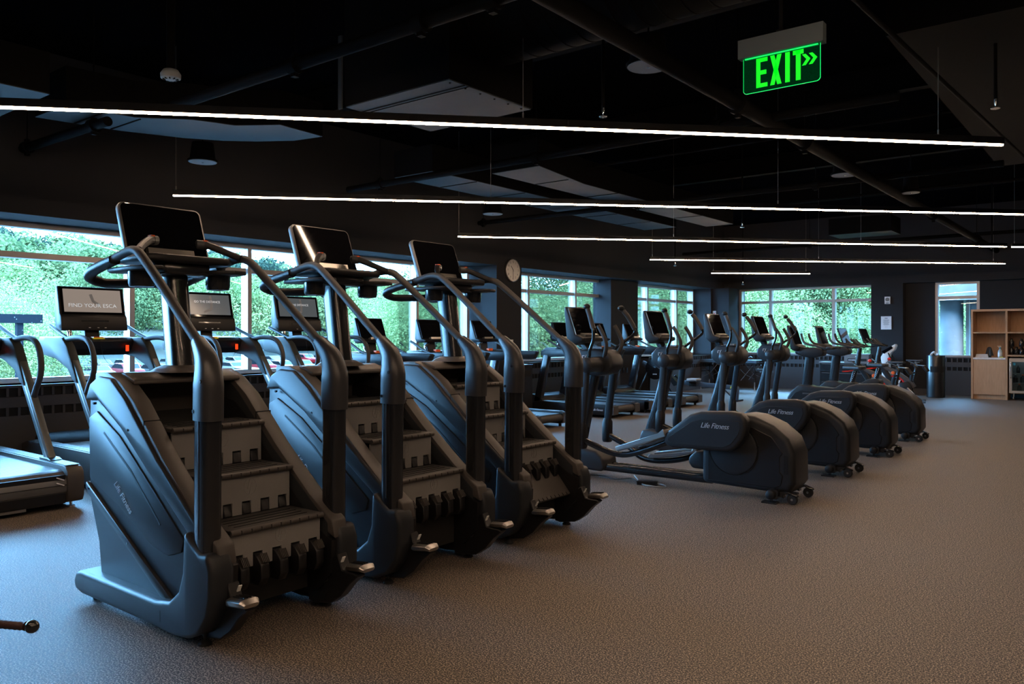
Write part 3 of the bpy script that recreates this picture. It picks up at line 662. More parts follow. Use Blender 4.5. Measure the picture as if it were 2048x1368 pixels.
# hung on the far wall left of the window
q=B(); q.lathe([(.05,0),(.06,.01),(.06,.30),(.045,.34),(.02,.36)],seg=18); q.build('cylinder','orange_plastic',t)
q=B(); q.box(-.015,.015,-.05,.02,.36,.39,.004,1); q.build('handle','black_metal',t)
q=B(); q.tube([(0,-.05,.37),(.05,-.06,.33),(.065,-.03,.2),(.06,-.02,.08)],.008,6,3); q.build('hose','black_plastic',t)
q=B(); q.box(-.03,.03,.05,.13,.1,.3); q.build('wall_bracket','black_metal',t)
# ------------------------------------------------------------------ treadmills
def treadmill_a(X,Y,label,msg=None):
    t=thing('treadmill',label,'treadmill',(X,Y,0),MN,'treadmills facing the left windows')
    q=B(); q.box(.03,2.02,-.30,.30,.05,.27,.03,2); q.build('deck','black_plastic',t)
    # slatted belt wraps the rear drum
    q=B(); w=.061
    for k in range(29): q.box(.135+k*w,.135+k*w+w-.006,-.305,.305,.283,.30)
    R=.118
    for k in range(7):
        a0=PI/2+k*.50; a1=a0+.46; c=(.135,.182)
        p=[(c[0]+R*math.cos(a),c[1]+R*math.sin(a)) for a in (a0,(a0+a1)/2,a1)]; p+=[(c[0]+(R-.015)*math.cos(a),c[1]+(R-.015)*math.sin(a)) for a in (a1,a0)]
        q.prism(p,-.305,.305)
    o=q.build('belt_slats','silver_belt',t); o['kind']='stuff'
    q=B()
    for (zz,dx) in ((.245,0),(.205,.0)): q.box(.006+dx,.016+dx,-.285,-.225,zz-.004,zz+.004,rot=(.42,0,0))
    q.build('belt_mark','white_print',t)
    q=B(); q.box(.03,.05,-.02,.17,.030,.055); q.build('maker_plate','bezel_grey',t)
    for s in (1,-1):
        y0,y1=(.305,.43) if s>0 else (-.43,-.305)
        pr=[(.0,.10),(.0,.24),(.012,.295),(.045,.325),(.10,.335),(1.95,.335),(2.08,.30),(2.10,.12),(2.04,.05),(.08,.045),(.02,.06)]
        q=B(); q.prism(pr,y0,y1,.01,2); sr=q.build('side_frame','graphite_shell',t)
        q=B(); q.box(.06,1.93,y0+.012,y1-.012,.333,.340,.002,1)
        for k in range(30): q.box(.08+k*.06,.084+k*.06,y0+.015,y1-.015,.339,.342)
        q.build('side_rail','silver_paint',sr)
        yc=.37*s
        q=B(); q.prism([(.42,.335),(.55,.335),(.60,.345),(.56,.36),(.42,.36),(.36,.345)],yc-.05,yc+.05,.006,1); q.build('upright_foot','black_plastic',t)
        q=B(); q.prism([(.43,.35),(.545,.35),(1.06,1.02),(1.14,1.16),(1.02,1.13),(.96,1.06)],yc-.030,yc+.030,.010,2); u=q.build('upright','silver_paint',t)
        q=B(); q.prism([(.455,.35),(.485,.35),(1.02,1.05),(.99,1.05)],yc-.033,yc+.033); q.build('upright_trim','pewter',u)
        q=B(); q.prism([(.90,.92),(1.0,.95),(1.10,1.05),(1.36,1.14),(1.62,1.17),(1.66,1.30),(1.58,1.34),(1.22,1.335),(1.12,1.26),(1.02,1.12)],yc-.038,yc+.045,.015,2); q.build('upright_head','head_grey',t)
        hp=curve([(1.26,yc,1.31),(1.05,yc,1.335),(.84,yc,1.325),(.72,yc,1.26),(.665,yc,1.14),(.68,yc,1.02),(.77,yc,.90),(.83,yc,.80)],4)
        q=B(); q.sweep(hp,.0245,12); q.build('side_handle','grip_rubber',t)
        q=B(); q.sweep(curve([(1.15,yc,1.32),(1.35,yc,1.375),(1.58,yc*.98,1.45)],4),.017,10); q.build('front_handle','black_plastic',t)
        q=B()
        q.cyl((.10,yc,.0),(.10,yc,.015),.03,seg=14); q.cyl((.10,yc,.0),(.10,yc,.06),.01,seg=8)
        q.build('foot','chrome',t)
        q=B(); q.cyl((1.95,yc,.0),(1.95,yc,.06),.03,seg=14); q.build('foot','chrome',t)
    q=B(); q.prism([(1.72,.30),(1.80,.36),(1.95,.40),(2.08,.36),(2.12,.25),(2.12,.06),(1.75,.06)],-.31,.31,.02,2); q.build('motor_cover','black_plastic',t)
    q=B(); q.prism([(1.40,1.22),(1.36,1.30),(1.42,1.335),(1.72,1.345),(1.75,1.30),(1.70,1.20),(1.52,1.16)],-.41,.41,.012,2); d=q.build('dashboard','black_plastic',t)
    q=B(); q.box(1.395,1.46,-.045,.045,1.325,1.342,.008,2); q.build('stop_button','orange_plastic',d)
    q=B(); q.box(1.385,1.47,-.055,.055,1.320,1.334,.004,1); q.build('stop_surround','yellow_print',d)
    q=B(); q.box(1.355,1.37,-.275,-.25,1.20,1.26,.003,1); q.build('glowing_safety_clip','clip_glow_red',d)  # orange safety clip, brightened by a glow in its material
    q=B(); q.tube([(1.37,0,1.32),(1.36,-.03,1.15),(1.37,-.12,1.06),(1.37,-.22,1.12),(1.37,-.262,1.2)],.0018,5,5); q.build('safety_cord','ink',d)
    q=B(); q.cyl((1.45,.24,1.33),(1.47,.24,1.40),.022,seg=16); q.build('cup_tube','chrome',d)
    q=B(); q.prism([(1.52,1.33),(1.60,1.33),(1.63,1.47),(1.55,1.47)],-.07,.07,.006,1); q.build('neck','black_plastic',t)
    # console, tilted back
    R=math.radians(-12)
    def tl(x0,x1,y0,y1,z0,z1,bev,nm,m,par,rc=0):
        q=B(); q.box(x0,x1,y0,y1,z0,z1,bev,2)
        for v in q.bm.verts:
            x,z=v.co.x,v.co.z; v.co.x=1.50+x*math.cos(R)-z*math.sin(R); v.co.z=1.56+x*math.sin(R)+z*math.cos(R)
        return q.build(nm,m,par)
    q=B(); q.prism([(1.455,1.405),(1.475,1.54),(1.50,1.56),(1.56,1.83),(1.60,1.83),(1.62,1.60),(1.60,1.44),(1.54,1.40)],-.315,.315,.010,2); c=q.build('console_housing','black_plastic',t)
    sc=tl(-.006,.004,-.295,.295,.0,.265,.002,'screen_bezel','screen_black',c)
    if msg:
        s_=tl(-.012,-.005,-.272,.272,.022,.247,0,'screen_picture','screen_lit' if msg.startswith('F') else 'screen_lit_dim',c)
        me=text_mesh(msg,.052 if msg.startswith('F') else .036,.0003,0,'screen_text',1.0,'LEFT' if msg.startswith('F') else 'CENTER')
        if msg.startswith('F'):
            for v in me.vertices: v.co.x*=1.12
        hz=.085 if msg.startswith('F') else .165
        x_,z_=-.0128,hz
        lt=link('lettering',me,c,(1.50+x_*math.cos(R)-z_*math.sin(R),(.235 if msg.startswith('F') else 0),1.56+x_*math.sin(R)+z_*math.cos(R)),(PI/2+0,0,-PI/2),None)
        lt.rotation_euler=(Matrix.Rotation(-R,3,'Y') @ Euler((PI/2,0,-PI/2)).to_matrix()).to_euler()
        q=B(); q.sweep([(0,.02,.20),(0,.0,.13),(0,-.06,.09)] if msg.startswith('F') else [(0,-.04,.235),(0,-.05,.15),(0,-.04,.08),(0,.05,.05)],(.016,.0005),8,up=(0,1,.2))
        for v in q.bm.verts:
            x,z=v.co.x-.0124,v.co.z; v.co.x=1.50+x*math.cos(R)-z*math.sin(R); v.co.z=1.56+x*math.sin(R)+z*math.cos(R)
        q.build('picture_figure','screen_figure',c)
    tl(-.018,-.004,-.13,.13,-.075,-.052,.003,'reading_rack','black_metal',c)
    q=B()
    for yy in (-.09,-.02,.06): q.box(1.444,1.452,yy-.008,yy+.008,1.428,1.434)
    q.build('key_marks','label_white',c)
    return t
mat('silver_belt',(.11,.11,.11),.45,metal=.3,bump=.2)
mat('screen_lit',(.02,.02,.02),.15,emit=(.62,.50,.42),es=.42)
mat('screen_lit_dim',(.02,.02,.02),.15,emit=(.35,.40,.43),es=.20)
mat('screen_text',(.5,.5,.5),.4,emit=(.55,.62,.68),es=.65)
mat('screen_figure',(.05,.05,.05),.4,emit=(.10,.09,.085),es=.8)
treadmill_a(-6.57,2.43,'nearest treadmill with a slatted belt, cut by the left edge of the photo')
treadmill_a(-6.57,3.60,'treadmill whose wide screen reads FIND YOUR ESCA','FIND YOUR ESCA')
treadmill_a(-6.57,4.82,'treadmill reading GO THE DISTANCE, left of the middle stair climber','GO THE DISTANCE')
treadmill_a(-6.57,6.02,'treadmill reading GO THE DISTANCE, partly behind the middle stair climber','GO THE DISTANCE')
def treadmill_b(X,Y,label):
    t=thing('treadmill',label,'treadmill',(X,Y,0),MN,'treadmills facing the left windows')
    q=B(); q.box(.10,1.6,-.27,.27,.10,.185,.01,1); q.build('deck','black_plastic',t)
    q=B(); q.box(.06,1.55,-.26,.26,.183,.198,.004,1); q.build('belt','belt_rubber',t)
    q=B(); q.cyl((.06,-.28,.135),(.06,.28,.135),.055,seg=18); q.build('rear_roller','tread_rubber',t)
    for s in (1,-1):
        y0,y1=(.275,.43) if s>0 else (-.43,-.275); yc=.37*s
        q=B(); q.prism([(.0,.07),(.0,.195),(.03,.215),(1.50,.225),(1.60,.20),(1.9,.10),(1.9,.04),(.05,.045)],y0,y1,.012,2); sr=q.build('side_frame','black_plastic',t)
        q=B(); q.box(.08,1.45,y0+.02,y1-.02,.218,.226,.002,1); q.build('side_rail','silver_paint',sr)
        q=B(); q.box(-.004,.10,y0-.002 if s<0 else y0,y1,.06,.20,.015,2); q.build('end_cap','graphite_shell',sr)
        q=B(); q.prism([(1.48,.20),(1.62,.20),(1.42,1.02),(1.30,1.02)],yc-.05,yc+.05,.012,2); q.build('upright','black_metal',t)
        q=B(); q.prism([(.58,1.00),(.52,1.10),(.56,1.115),(1.36,1.125),(1.46,1.09),(1.48,1.02),(1.40,.985),(1.05,.985),(.64,.985)],yc-.035,yc+.045 ,.012,2); q.build('side_arm','charcoal_shell',t)
        q=B(); q.sweep([(.95,yc*.93,1.10),(1.12,yc*.93,1.15),(1.32,yc*.9,1.245),(1.38,yc*.9,1.27)],[.014,.017,.018,.018],10); q.build('front_handle','grip_rubber',t)
        q=B(); q.cyl((.12,yc,.0),(.12,yc,.06),.022,seg=12); q.build('foot','tire_rubber',t); q=B(); q.cyl((1.8,yc,.0),(1.8,yc,.05),.03,seg=12); q.build('foot','tire_rubber',t)
    me=text_mesh('Life Fitness',.05,.001,.35,'white_print',.92); link('lettering',me,t,(.30,.4315,.13),ROT_FACE_PY)
    q=B(); q.prism([(1.42,.22),(1.50,.30),(1.66,.335),(1.80,.30),(1.90,.20),(1.92,.05),(1.5,.05)],-.42,.42,.02,2)
    q.build('motor_cover','charcoal_shell',t)
    q=B(); q.prism([(1.16,1.05),(1.14,1.10),(1.20,1.135),(1.42,1.14),(1.47,1.09),(1.46,1.02),(1.30,.99)],-.36,.36,.015,2); d=q.build('dashboard','charcoal_shell',t)
    q=B(); q.box(1.16,1.21,-.045,.045,1.12,1.155,.008,2); q.build('stop_button','orange_plastic',d)
    q=B(); q.tube([(1.30,.10,1.14),(1.33,.10,1.20),(1.28,.06,1.245)],.013,8,4); q.build('console_bracket','chrome',d)
    q=B(); q.prism([(1.28,1.13),(1.38,1.13),(1.38,1.27),(1.30,1.27)],-.08,.08,.008,1); q.build('neck','charcoal_shell',t)
    q=B(); q.prism([(1.20,1.255),(1.18,1.285),(1.26,1.31),(1.36,1.585),(1.385,1.585),(1.40,1.30),(1.36,1.25)],-.235,.235,.012,2); c=q.build('console_housing','black_plastic',t)
    q=B(); R=math.radians(-20.5); q.box(-.004,.002,-.222,.222,.012,.285,.001,1)
    for v in q.bm.verts:
        x,z=v.co.x,v.co.z; v.co.x=1.253+x*math.cos(R)-z*math.sin(R); v.co.z=1.305+x*math.sin(R)+z*math.cos(R)
    q.build('screen','screen_black',c)
    q=B(); q.box(1.20,1.25,-.10,.10,1.295,1.325,.004,1,rot=(0,.35,0)); q.build('reading_rack','pewter',c)
mat('belt_rubber',(.045,.045,.047),.42,bump=.2)
for Y,l in ((7.17,'treadmill with a tablet console, seen between the first two stair climber handrails'),(8.30,'treadmill with a tablet console behind the post of the farthest stair climber'),(9.47,'treadmill with a tablet console in front of the window end, just before the clock pier'),
            (11.6,'treadmill behind the farthest stair climber handrail, first past the clock pier'),(12.8,'treadmill behind the nearest elliptical, its console hidden'),(14.05,'last treadmill of the row, its console between the first two ellipticals')):
    treadmill_b(-6.75,Y,l)
# ------------------------------------------------------------------ ellipticals
def elliptical(X,Y,label):
    t=thing('elliptical_trainer',label,'elliptical',(X,Y,0),MN,'row of elliptical trainers')
    # rear housing
    P=[(.66,.09),(.66,.38),(.62,.56),(.50,.66),(.30,.695),(.20,.685),(.04,.62),(-.085,.52),(-.135,.40),(-.14,.16),(-.09,.085),(.10,.075)]
    q=B(); q.prism(P,-.185,.185,.045,4,ang=60); h=q.build('rear_housing','charcoal_shell',t,50)
    for s in (1,-1):
        q=B(); q.prism([(.60,.12),(.60,.50),(.50,.60),(.22,.60),(.05,.53),(-.02,.44),(-.045,.40),(-.02,.37),(-.02,.25),(-.045,.22),(-.03,.14),(.02,.115)],s*.180,s*.190,.004,1); q.build('side_cover','black_plastic',h)
        q=B(); q.lathe([(.205,.188*s),(.205,.199*s),(.19,.204*s),(.02,.206*s)],(.37,0,.40),40,'y'); q.build('crank_disc','charcoal_shell',h)
        q=B(); q.sweep([(.37+.215*math.cos(a),s*.191,.40+.215*math.sin(a)) for a in [i*PI/20 for i in range(40)]],.0035,5,closed=True); q.build('disc_rim','black_metal',h)
        q=B(); q.lathe([(.012,.203*s),(.012,.210*s)],(.37,0,.44),10,'y'); q.build('disc_bolt','black_metal',h)
        q=B()
        for i in range(3):
            for k in range(14): q.box(-.085+i*.012,-.079+i*.012,s*.188-.001,s*.188+.004,.235+k*.011,.241+k*.011)
        q.build('vent_mesh','slot_black',h)
        # arm shroud with printed name
        dz=0 if s>0 else -.10
        S=[(.945,.50),(.955,.45),(.93,.405),(.86,.385),(.36,.395),(.29,.43),(.225,.52),(.205,.60),(.21,.67),(.25,.715),(.34,.728),(.60,.715),(.70,.685)]
        q=B(); q.prism([(a,b_+dz) for a,b_ in S],s*.215,s*.335,.03,4,ang=50); sh=q.build('arm_shroud','charcoal_shell',t,50)
        I=[(.90,.475),(.91,.445),(.86,.42),(.40,.425),(.33,.46),(.27,.54),(.25,.60),(.26,.655),(.60,.65),(.68,.625)]
        q=B(); q.prism([(a,b_+dz) for a,b_ in I],s*.330,s*.338,.003,1); q.build('shroud_inset','charcoal_shell',sh)
        if s>0:
            me=text_mesh('Life Fitness',.062,.001,.35,'logo_silver',.92); link('lettering',me,sh,(.475,.3395,.60),ROT_FACE_PY)
        # pedal arm and pedal
        if s>0: arm=[(.92,.27,.43),(1.15,.27,.335),(1.35,.27,.275),(1.50,.28,.28),(1.65,.31,.33),(1.79,.34,.385)]; pd=[(.93,.50),(1.42,.335)]; bz=(1.79,.34,.30)
        else: arm=[(.80,-.27,.30),(1.05,-.27,.20),(1.30,-.27,.155),(1.50,-.28,.17),(1.65,-.31,.25),(1.93,-.34,.355)]; pd=[(.88,.30),(1.38,.215)]; bz=(1.93,-.34,.28)
        q=B(); q.sweep(curve(arm,4),(.030,.026),12,sq=3.2); pa=q.build('pedal_arm','black_metal',t)
        (ax,az),(cx_,cz_)=pd; yc=s*.265
        dx,dzp=cx_-ax,cz_-az; L=math.hypot(dx,dzp); an=math.atan2(dzp,dx)
        def loc(u,w): return (ax+u*math.cos(an)-w*math.sin(an),az+u*math.sin(an)+w*math.cos(an))
        q=B(); q.prism([loc(0,-.02),loc(0,.04),loc(.03,.035),loc(.05,.004),loc(L-.06,.002),loc(L-.02,.012),loc(L,.0),loc(L,-.03),loc(L*.5,-.04)],yc-.085,yc+.085,.006,1); pe=q.build('pedal','bezel_grey',t)
        q=B(); q.prism([loc(.05,.004),loc(L-.06,.002),loc(L-.06,.008),loc(.05,.010)],yc-.07,yc+.07); q.build('pedal_pad','black_plastic',pe)
        q=B(); q.prism([loc(.0,-.02),loc(.0,.045),loc(.06,.022),loc(L,.012),loc(L,-.02)],yc+s*.080-.006,yc+s*.080+.006,.002,1); q.build('pedal_edge','pewter',pe)
        # lower link boot, swing bar, drum
        x0,y0,z0=bz; q=B(); q.sweep([(x0,y0,z0),(x0,y0,z0+.02),(x0-.002,y0,z0+.20),(x0-.004,y0,z0+.24)],[(.036,.036),(.045,.042),(.045,.042),(.030,.030)],10,sq=5); q.build('link_boot','black_plastic',t)
        topx=1.76 if s>0 else 1.84
        q=B(); q.sweep([(x0,y0,z0+.2),(topx,y0*.93,1.02)],(.026,.036),12,sq=4); q.build('swing_bar','charcoal_shell',t)
        q=B(); q.lathe([(.02,.375*s),(.055,.370*s),(.072,.355*s),(.074,.17*s),(.074,.12*s)],(topx-.02,0,1.08),28,'y'); q.build('pivot_drum','charcoal_shell',t)
        if s>0: ar=[(1.75,.30,1.10),(1.72,.315,1.17),(1.705,.335,1.215),(1.665,.345,1.30),(1.655,.35,1.37),(1.66,.35,1.42)]; gp=[(1.66,.35,1.42),(1.70,.34,1.53),(1.735,.325,1.60)]; hd=(1.75,.315,1.625)
        else: ar=[(1.85,-.28,1.10),(1.84,-.30,1.18),(1.80,-.315,1.24),(1.67,-.345,1.335),(1.62,-.35,1.38),(1.62,-.35,1.425)]; gp=[(1.62,-.35,1.42),(1.69,-.34,1.54),(1.735,-.325,1.60)]; hd=(1.755,-.315,1.625)
        q=B(); q.sweep(curve(ar,4),.0155,10); mv=q.build('moving_arm','black_metal',t)
        q=B(); q.sweep(curve(gp,4),.0235,12); q.build('arm_grip','grip_rubber',mv)
        q=B(); q.ball(hd,.031,(1.15,1,.95),2); q.build('grip_knob','black_plastic',mv)
        q=B(); q.sweep(curve([(1.70,s*.09,1.14),(1.67,s*.12,1.19),(1.645,s*.145,1.28),(1.68,s*.15,1.37),(1.73,s*.15,1.45)],4),.020,12); q.build('fixed_handle','grip_rubber',t)
        # stabiliser ends, feet, wheels
        q=B(); q.lathe([(.02,.28*s),(.036,.272*s),(.042,.25*s),(.042,.17*s)],(.03,0,.072),18,'y'); q.build('stabiliser_cap','black_plastic',t)
        q=B(); q.box(-.02,.10,s*.235-.04,s*.235+.04,0,.014,.004,1); q.cyl((.03,s*.235,.01),(.03,s*.235,.05),.012,seg=8); q.build('foot_plate','black_metal',t)
        q=B(); q.lathe([(.012,-.018),(.036,-.018),(.041,-.010),(.041,.010),(.036,.018),(.012,.018)],(-.125,s*.19,.042),20,'y'); wv=q.build('transport_wheel','tire_rubber',t)
        q=B(); q.cyl((-.125,s*.19-.021,.042),(-.125,s*.19+.021,.042),.010,seg=10); q.build('axle','chrome',wv)
        q=B(); q.prism([(-.02,.06),(-.03,.095),(-.10,.10),(-.165,.075),(-.168,.062),(-.10,.088),(-.06,.07),(-.06,.045)],s*.19-.028,s*.19+.028,.003,1); q.build('wheel_guard','black_metal',t)
        q=B(); q.sweep([(1.76,s*.055,.10),(.62,s*.055,.10)],(.036,.036),16,sq=2.6); q.build('base_rail','black_metal',t)
        q=B(); q.cyl((2.10,s*.26,0),(2.10,s*.26,.06),.022,seg=12); q.build('front_foot','tire_rubber',t)
    q=B(); q.sweep([(.0,-.25,.075),(.0,.25,.075)],(.028,.038),12,sq=4,up=(1,0,0)); q.build('rear_stabiliser','black_metal',t)
    q=B(); q.box(-.052,-.036,-.10,-.02,.075,.115); q.build('warning_sticker','label_white',t)
    q=B(); q.sweep([(2.10,-.29,.075),(2.10,.29,.075)],(.03,.036),12,sq=4,up=(1,0,0)); q.build('front_stabiliser','black_metal',t)
    q=B(); q.prism([(.60,.19),(.66,.35),(.74,.35),(.81,.29),(.82,.24),(.78,.19)],-.13,.13,.03,3); q.build('nose_cover','charcoal_shell',t)
    q=B(); q.prism([(1.68,.10),(1.70,.19),(1.78,.25),(1.92,.27),(2.04,.30),(2.14,.28),(2.18,.16),(2.12,.07),(1.72,.06)],-.13,.13,.025,3); q.build('front_base_cover','elbow_casting',t)
    q=B(); q.sweep([(2.08,0,.20),(1.97,0,.60),(1.87,0,1.0)],[(.06,.085),(.05,.065),(.05,.055)],12,sq=5); q.build('column','black_metal',t)
    q=B(); q.prism([(1.60,1.06),(1.62,1.16),(1.68,1.215),(1.80,1.235),(1.96,1.22),(2.03,1.15),(2.03,1.06),(1.94,.98),(1.78,.965),(1.66,.99)],-.115,.115,.03,3,ang=50); hh=q.build('head_housing','charcoal_shell',t,50)
    q=B(); q.prism([(1.62,1.08),(1.63,1.17),(1.69,1.21),(1.72,1.09)],-.09,.09,.02,3); q.build('rear_cowl','graphite_shell',hh)
    q=B(); q.sweep([(1.93,.1165,1.13),(1.93,.1165,1.16),(1.905,.1165,1.16)],.005,5); q.sweep([(1.91,.1165,1.11),(1.90,.1165,1.14),(1.885,.1165,1.17)],.004,5); q.build('side_mark','label_white',hh)
    q=B(); q.box(1.72,1.86,-.10,.10,1.228,1.245,.006,1); q.build('top_tray','bezel_grey',hh)
    q=B(); q.sweep([(1.93,0,1.20),(2.0,0,1.31)],(.05,.035),10,sq=4); q.build('console_neck','black_metal',t)
    q=B(); q.prism([(1.875,1.30),(1.88,1.335),(1.955,1.36),(2.055,1.635),(2.085,1.635),(2.09,1.58),(2.06,1.32),(2.0,1.26)],-.20,.20,.014,3); c=q.build('console_housing','charcoal_shell',t)
    R=math.radians(-20); q=B(); q.box(-.004,.002,-.188,.188,.008,.280,.001,1)
    for v in q.bm.verts:
        x,z=v.co.x,v.co.z; v.co.x=1.952+x*math.cos(R)-z*math.sin(R); v.co.z=1.358+x*math.sin(R)+z*math.cos(R)
    q.build('screen','screen_black',c)
    q=B(); ed=[(-.001,-.192,.004),(-.001,-.192,.27),(-.001,-.178,.284),(-.001,.178,.284),(-.001,.192,.27),(-.001,.192,.004)]
    q.sweep([(1.952+x*math.cos(R)-z*math.sin(R),y_,1.358+x*math.sin(R)+z*math.cos(R)) for x,y_,z in ed],.003,6); q.build('screen_edge','pewter',c)
    q=B(); q.box(1.895,1.955,-.12,.12,1.335,1.372,.004,1,rot=(0,-.25,0)); q.build('reading_rack','pewter',c)
    q=B(); q.box(1.87,1.90,-.17,.17,1.305,1.33,.006,1); q.build('button_strip','black_plastic',c)
elliptical(-2.34,6.61,'nearest elliptical trainer, beside the farthest stair climber')
elliptical(-2.35,8.17,'second elliptical trainer from the camera')
elliptical(-2.35,9.76,'third elliptical trainer from the camera, light stripe on its screen')
elliptical(-2.38,11.38,'farthest elliptical trainer, just before the upright bikes')
t=thing('power_adapter','black power adapter with tangled grey cables on the floor by the nearest elliptical','cable',(-3.54,6.45,0))
q=B(); q.box(-.09,.09,-.03,.03,.0,.035,.006,1,rot=(0,0,.3)); q.build('adapter_body','black_plastic',t)
q=B(); q.tube([(.09,.03,.02),(.17,.0,.02),(.20,-.05,.01),(.08,-.07,.01),(-.03,-.04,.012),(-.11,.03,.03),(-.18,.08,.06)],.006,6,5); q.build('grey_lead','pewter',t)
q=B(); q.tube([(-.09,-.02,.02),(-.2,.05,.03),(-.35,.02,.012),(-.55,.1,.01),(-.8,.02,.01)],.005,6,5); q.build('black_lead','ink',t)
# ------------------------------------------------------------------ upright bikes
def upright_bike(X,Y,label):
    t=thing('exercise_bike',label,'exercise bike',(X,Y,0),MN,'upright exercise bikes')
    q=B(); q.prism([(1.22,.14),(1.235,.36),(1.17,.46),(1.05,.565),(.88,.565),(.84,.545),(.50,.53),(.36,.62),(.20,.63),(.16,.56),(.22,.40),(.34,.20),(.45,.10),(1.15,.08)],-.13,.13,.03,3,ang=25); b=q.build('body_shell','charcoal_shell',t,40)
    q=B(); q.prism([(1.16,.16),(1.17,.35),(1.10,.44),(1.0,.48),(.55,.45),(.50,.30),(.60,.17)],.128,.137,.004,1); q.build('side_inset','black_plastic',b)
    q=B(); q.sweep([(1.13,.139,.27),(1.11,.139,.30),(1.09,.139,.30)],.009,6); q.sweep([(1.10,.139,.24),(1.08,.139,.28)],.008,6); q.build('side_mark','label_white',b)
    q=B(); q.prism([(.80,.42),(.98,.42),(.98,.44),(.80,.44)],.130,.142,.003,1); q.build('body_trim','graphite_shell',b)
    q=B(); q.sweep([(.955,0,.54),(.90,0,1.06)],[(.045,.075),(.045,.07)],12,sq=4); q.build('column','black_metal',t)
    q=B(); q.prism([(.68,1.03),(.66,1.10),(.72,1.155),(1.02,1.165),(1.12,1.13),(1.12,1.06),(.98,1.01),(.80,1.0)],-.10,.10,.025,3); q.build('head_housing','charcoal_shell',t)
    q=B(); q.box(.70,.86,-.07,.07,1.15,1.165,.005,1); q.build('top_tray','bezel_grey',t)
    q=B(); q.prism([(1.03,1.14),(1.02,1.175),(1.085,1.20),(1.19,1.515),(1.225,1.515),(1.22,1.45),(1.16,1.13),(1.10,1.10)],-.17,.17,.012,2); c=q.build('console_housing','black_plastic',t)
    R=math.radians(-18.5); q=B(); q.box(-.004,.002,-.158,.158,.01,.30,.001,1)
    for v in q.bm.verts:
        x,z=v.co.x,v.co.z; v.co.x=1.083+x*math.cos(R)-z*math.sin(R); v.co.z=1.20+x*math.sin(R)+z*math.cos(R)
    q.build('screen','screen_black',c)
    q=B(); q.box(1.035,1.085,-.09,.09,1.18,1.205,.003,1,rot=(0,-.3,0)); q.build('reading_rack','pewter',c)
    for s in (1,-1):
        q=B(); q.sweep(curve([(.72,s*.03,1.15),(.62,s*.10,1.145),(.60,s*.19,1.15),(.72,s*.21,1.185),(.88,s*.205,1.215),(.945,s*.195,1.26),(.975,s*.185,1.33),(.985,s*.18,1.385)],4),.0185,10); q.build('handlebar','grip_rubber',t)
        q=B(); q.sweep(curve([(.60,s*.19,1.15),(.55,s*.21,1.165),(.50,s*.20,1.15)],3),.019,10); q.build('bar_end','grip_rubber',t)
        q=B(); q.sweep([(.70,s*.14,.27),(.70+s*.12,s*.16,.27-s*.10)],(.012,.018),8,sq=3); q.build('crank','pewter',t)
        px_,pz_=.70+s*.12,.27-s*.10
        q=B(); q.box(px_-.05,px_+.05,s*.22-.045,s*.22+.045,pz_-.012,pz_+.012,.006,1); q.build('pedal','black_plastic',t)
    q=B(); q.sweep([(.28,0,.55),(.215,0,.81)],[(.03,.036)]*2,12,sq=3.5); sp=q.build('seat_post','black_metal',t)
    q=B()
    for k in range(7): q.cyl((.243+.0-.0 +.0*k+.27*.0+ (.028-.0098*k),.031,.635+k*.026),(.243+(.028-.0098*k),.0325,.635+k*.026),.006,seg=8)
    q.build('post_number_dots','label_white',sp)
    q=B(); q.prism([(.40,0),(.395,.045),(.26,.075),(.14,.125),(.085,.11),(.08,0),(.085,-.11),(.14,-.125),(.26,-.075),(.395,-.045)],.825,.88,.018,3,axis='z'); q.build('seat','leather_black',t)
    q=B(); q.sweep([(.24,.02,.81),(.30,.08,.80),(.385,.10,.795)],(.010,.006),6,up=(0,0,1)); q.build('seat_lever','red_plastic',t)
    for x in (.25,1.12):
        q=B(); q.sweep([(x,-.24,.05),(x,.24,.05)],(.03,.03),12,sq=3,up=(1,0,0)); q.build('stabiliser','black_metal',t)
        q=B(); q.cyl((x,-.2,0),(x,-.2,.04),.022,seg=10); q.build('foot','tire_rubber',t)
        q=B(); q.cyl((x,.2,0),(x,.2,.04),.022,seg=10); q.build('foot','tire_rubber',t)
upright_bike(-3.3,13.0,'upright exercise bike beside the farthest elliptical')
upright_bike(-3.3,14.4,'upright exercise bike between its twin and the studio bikes')
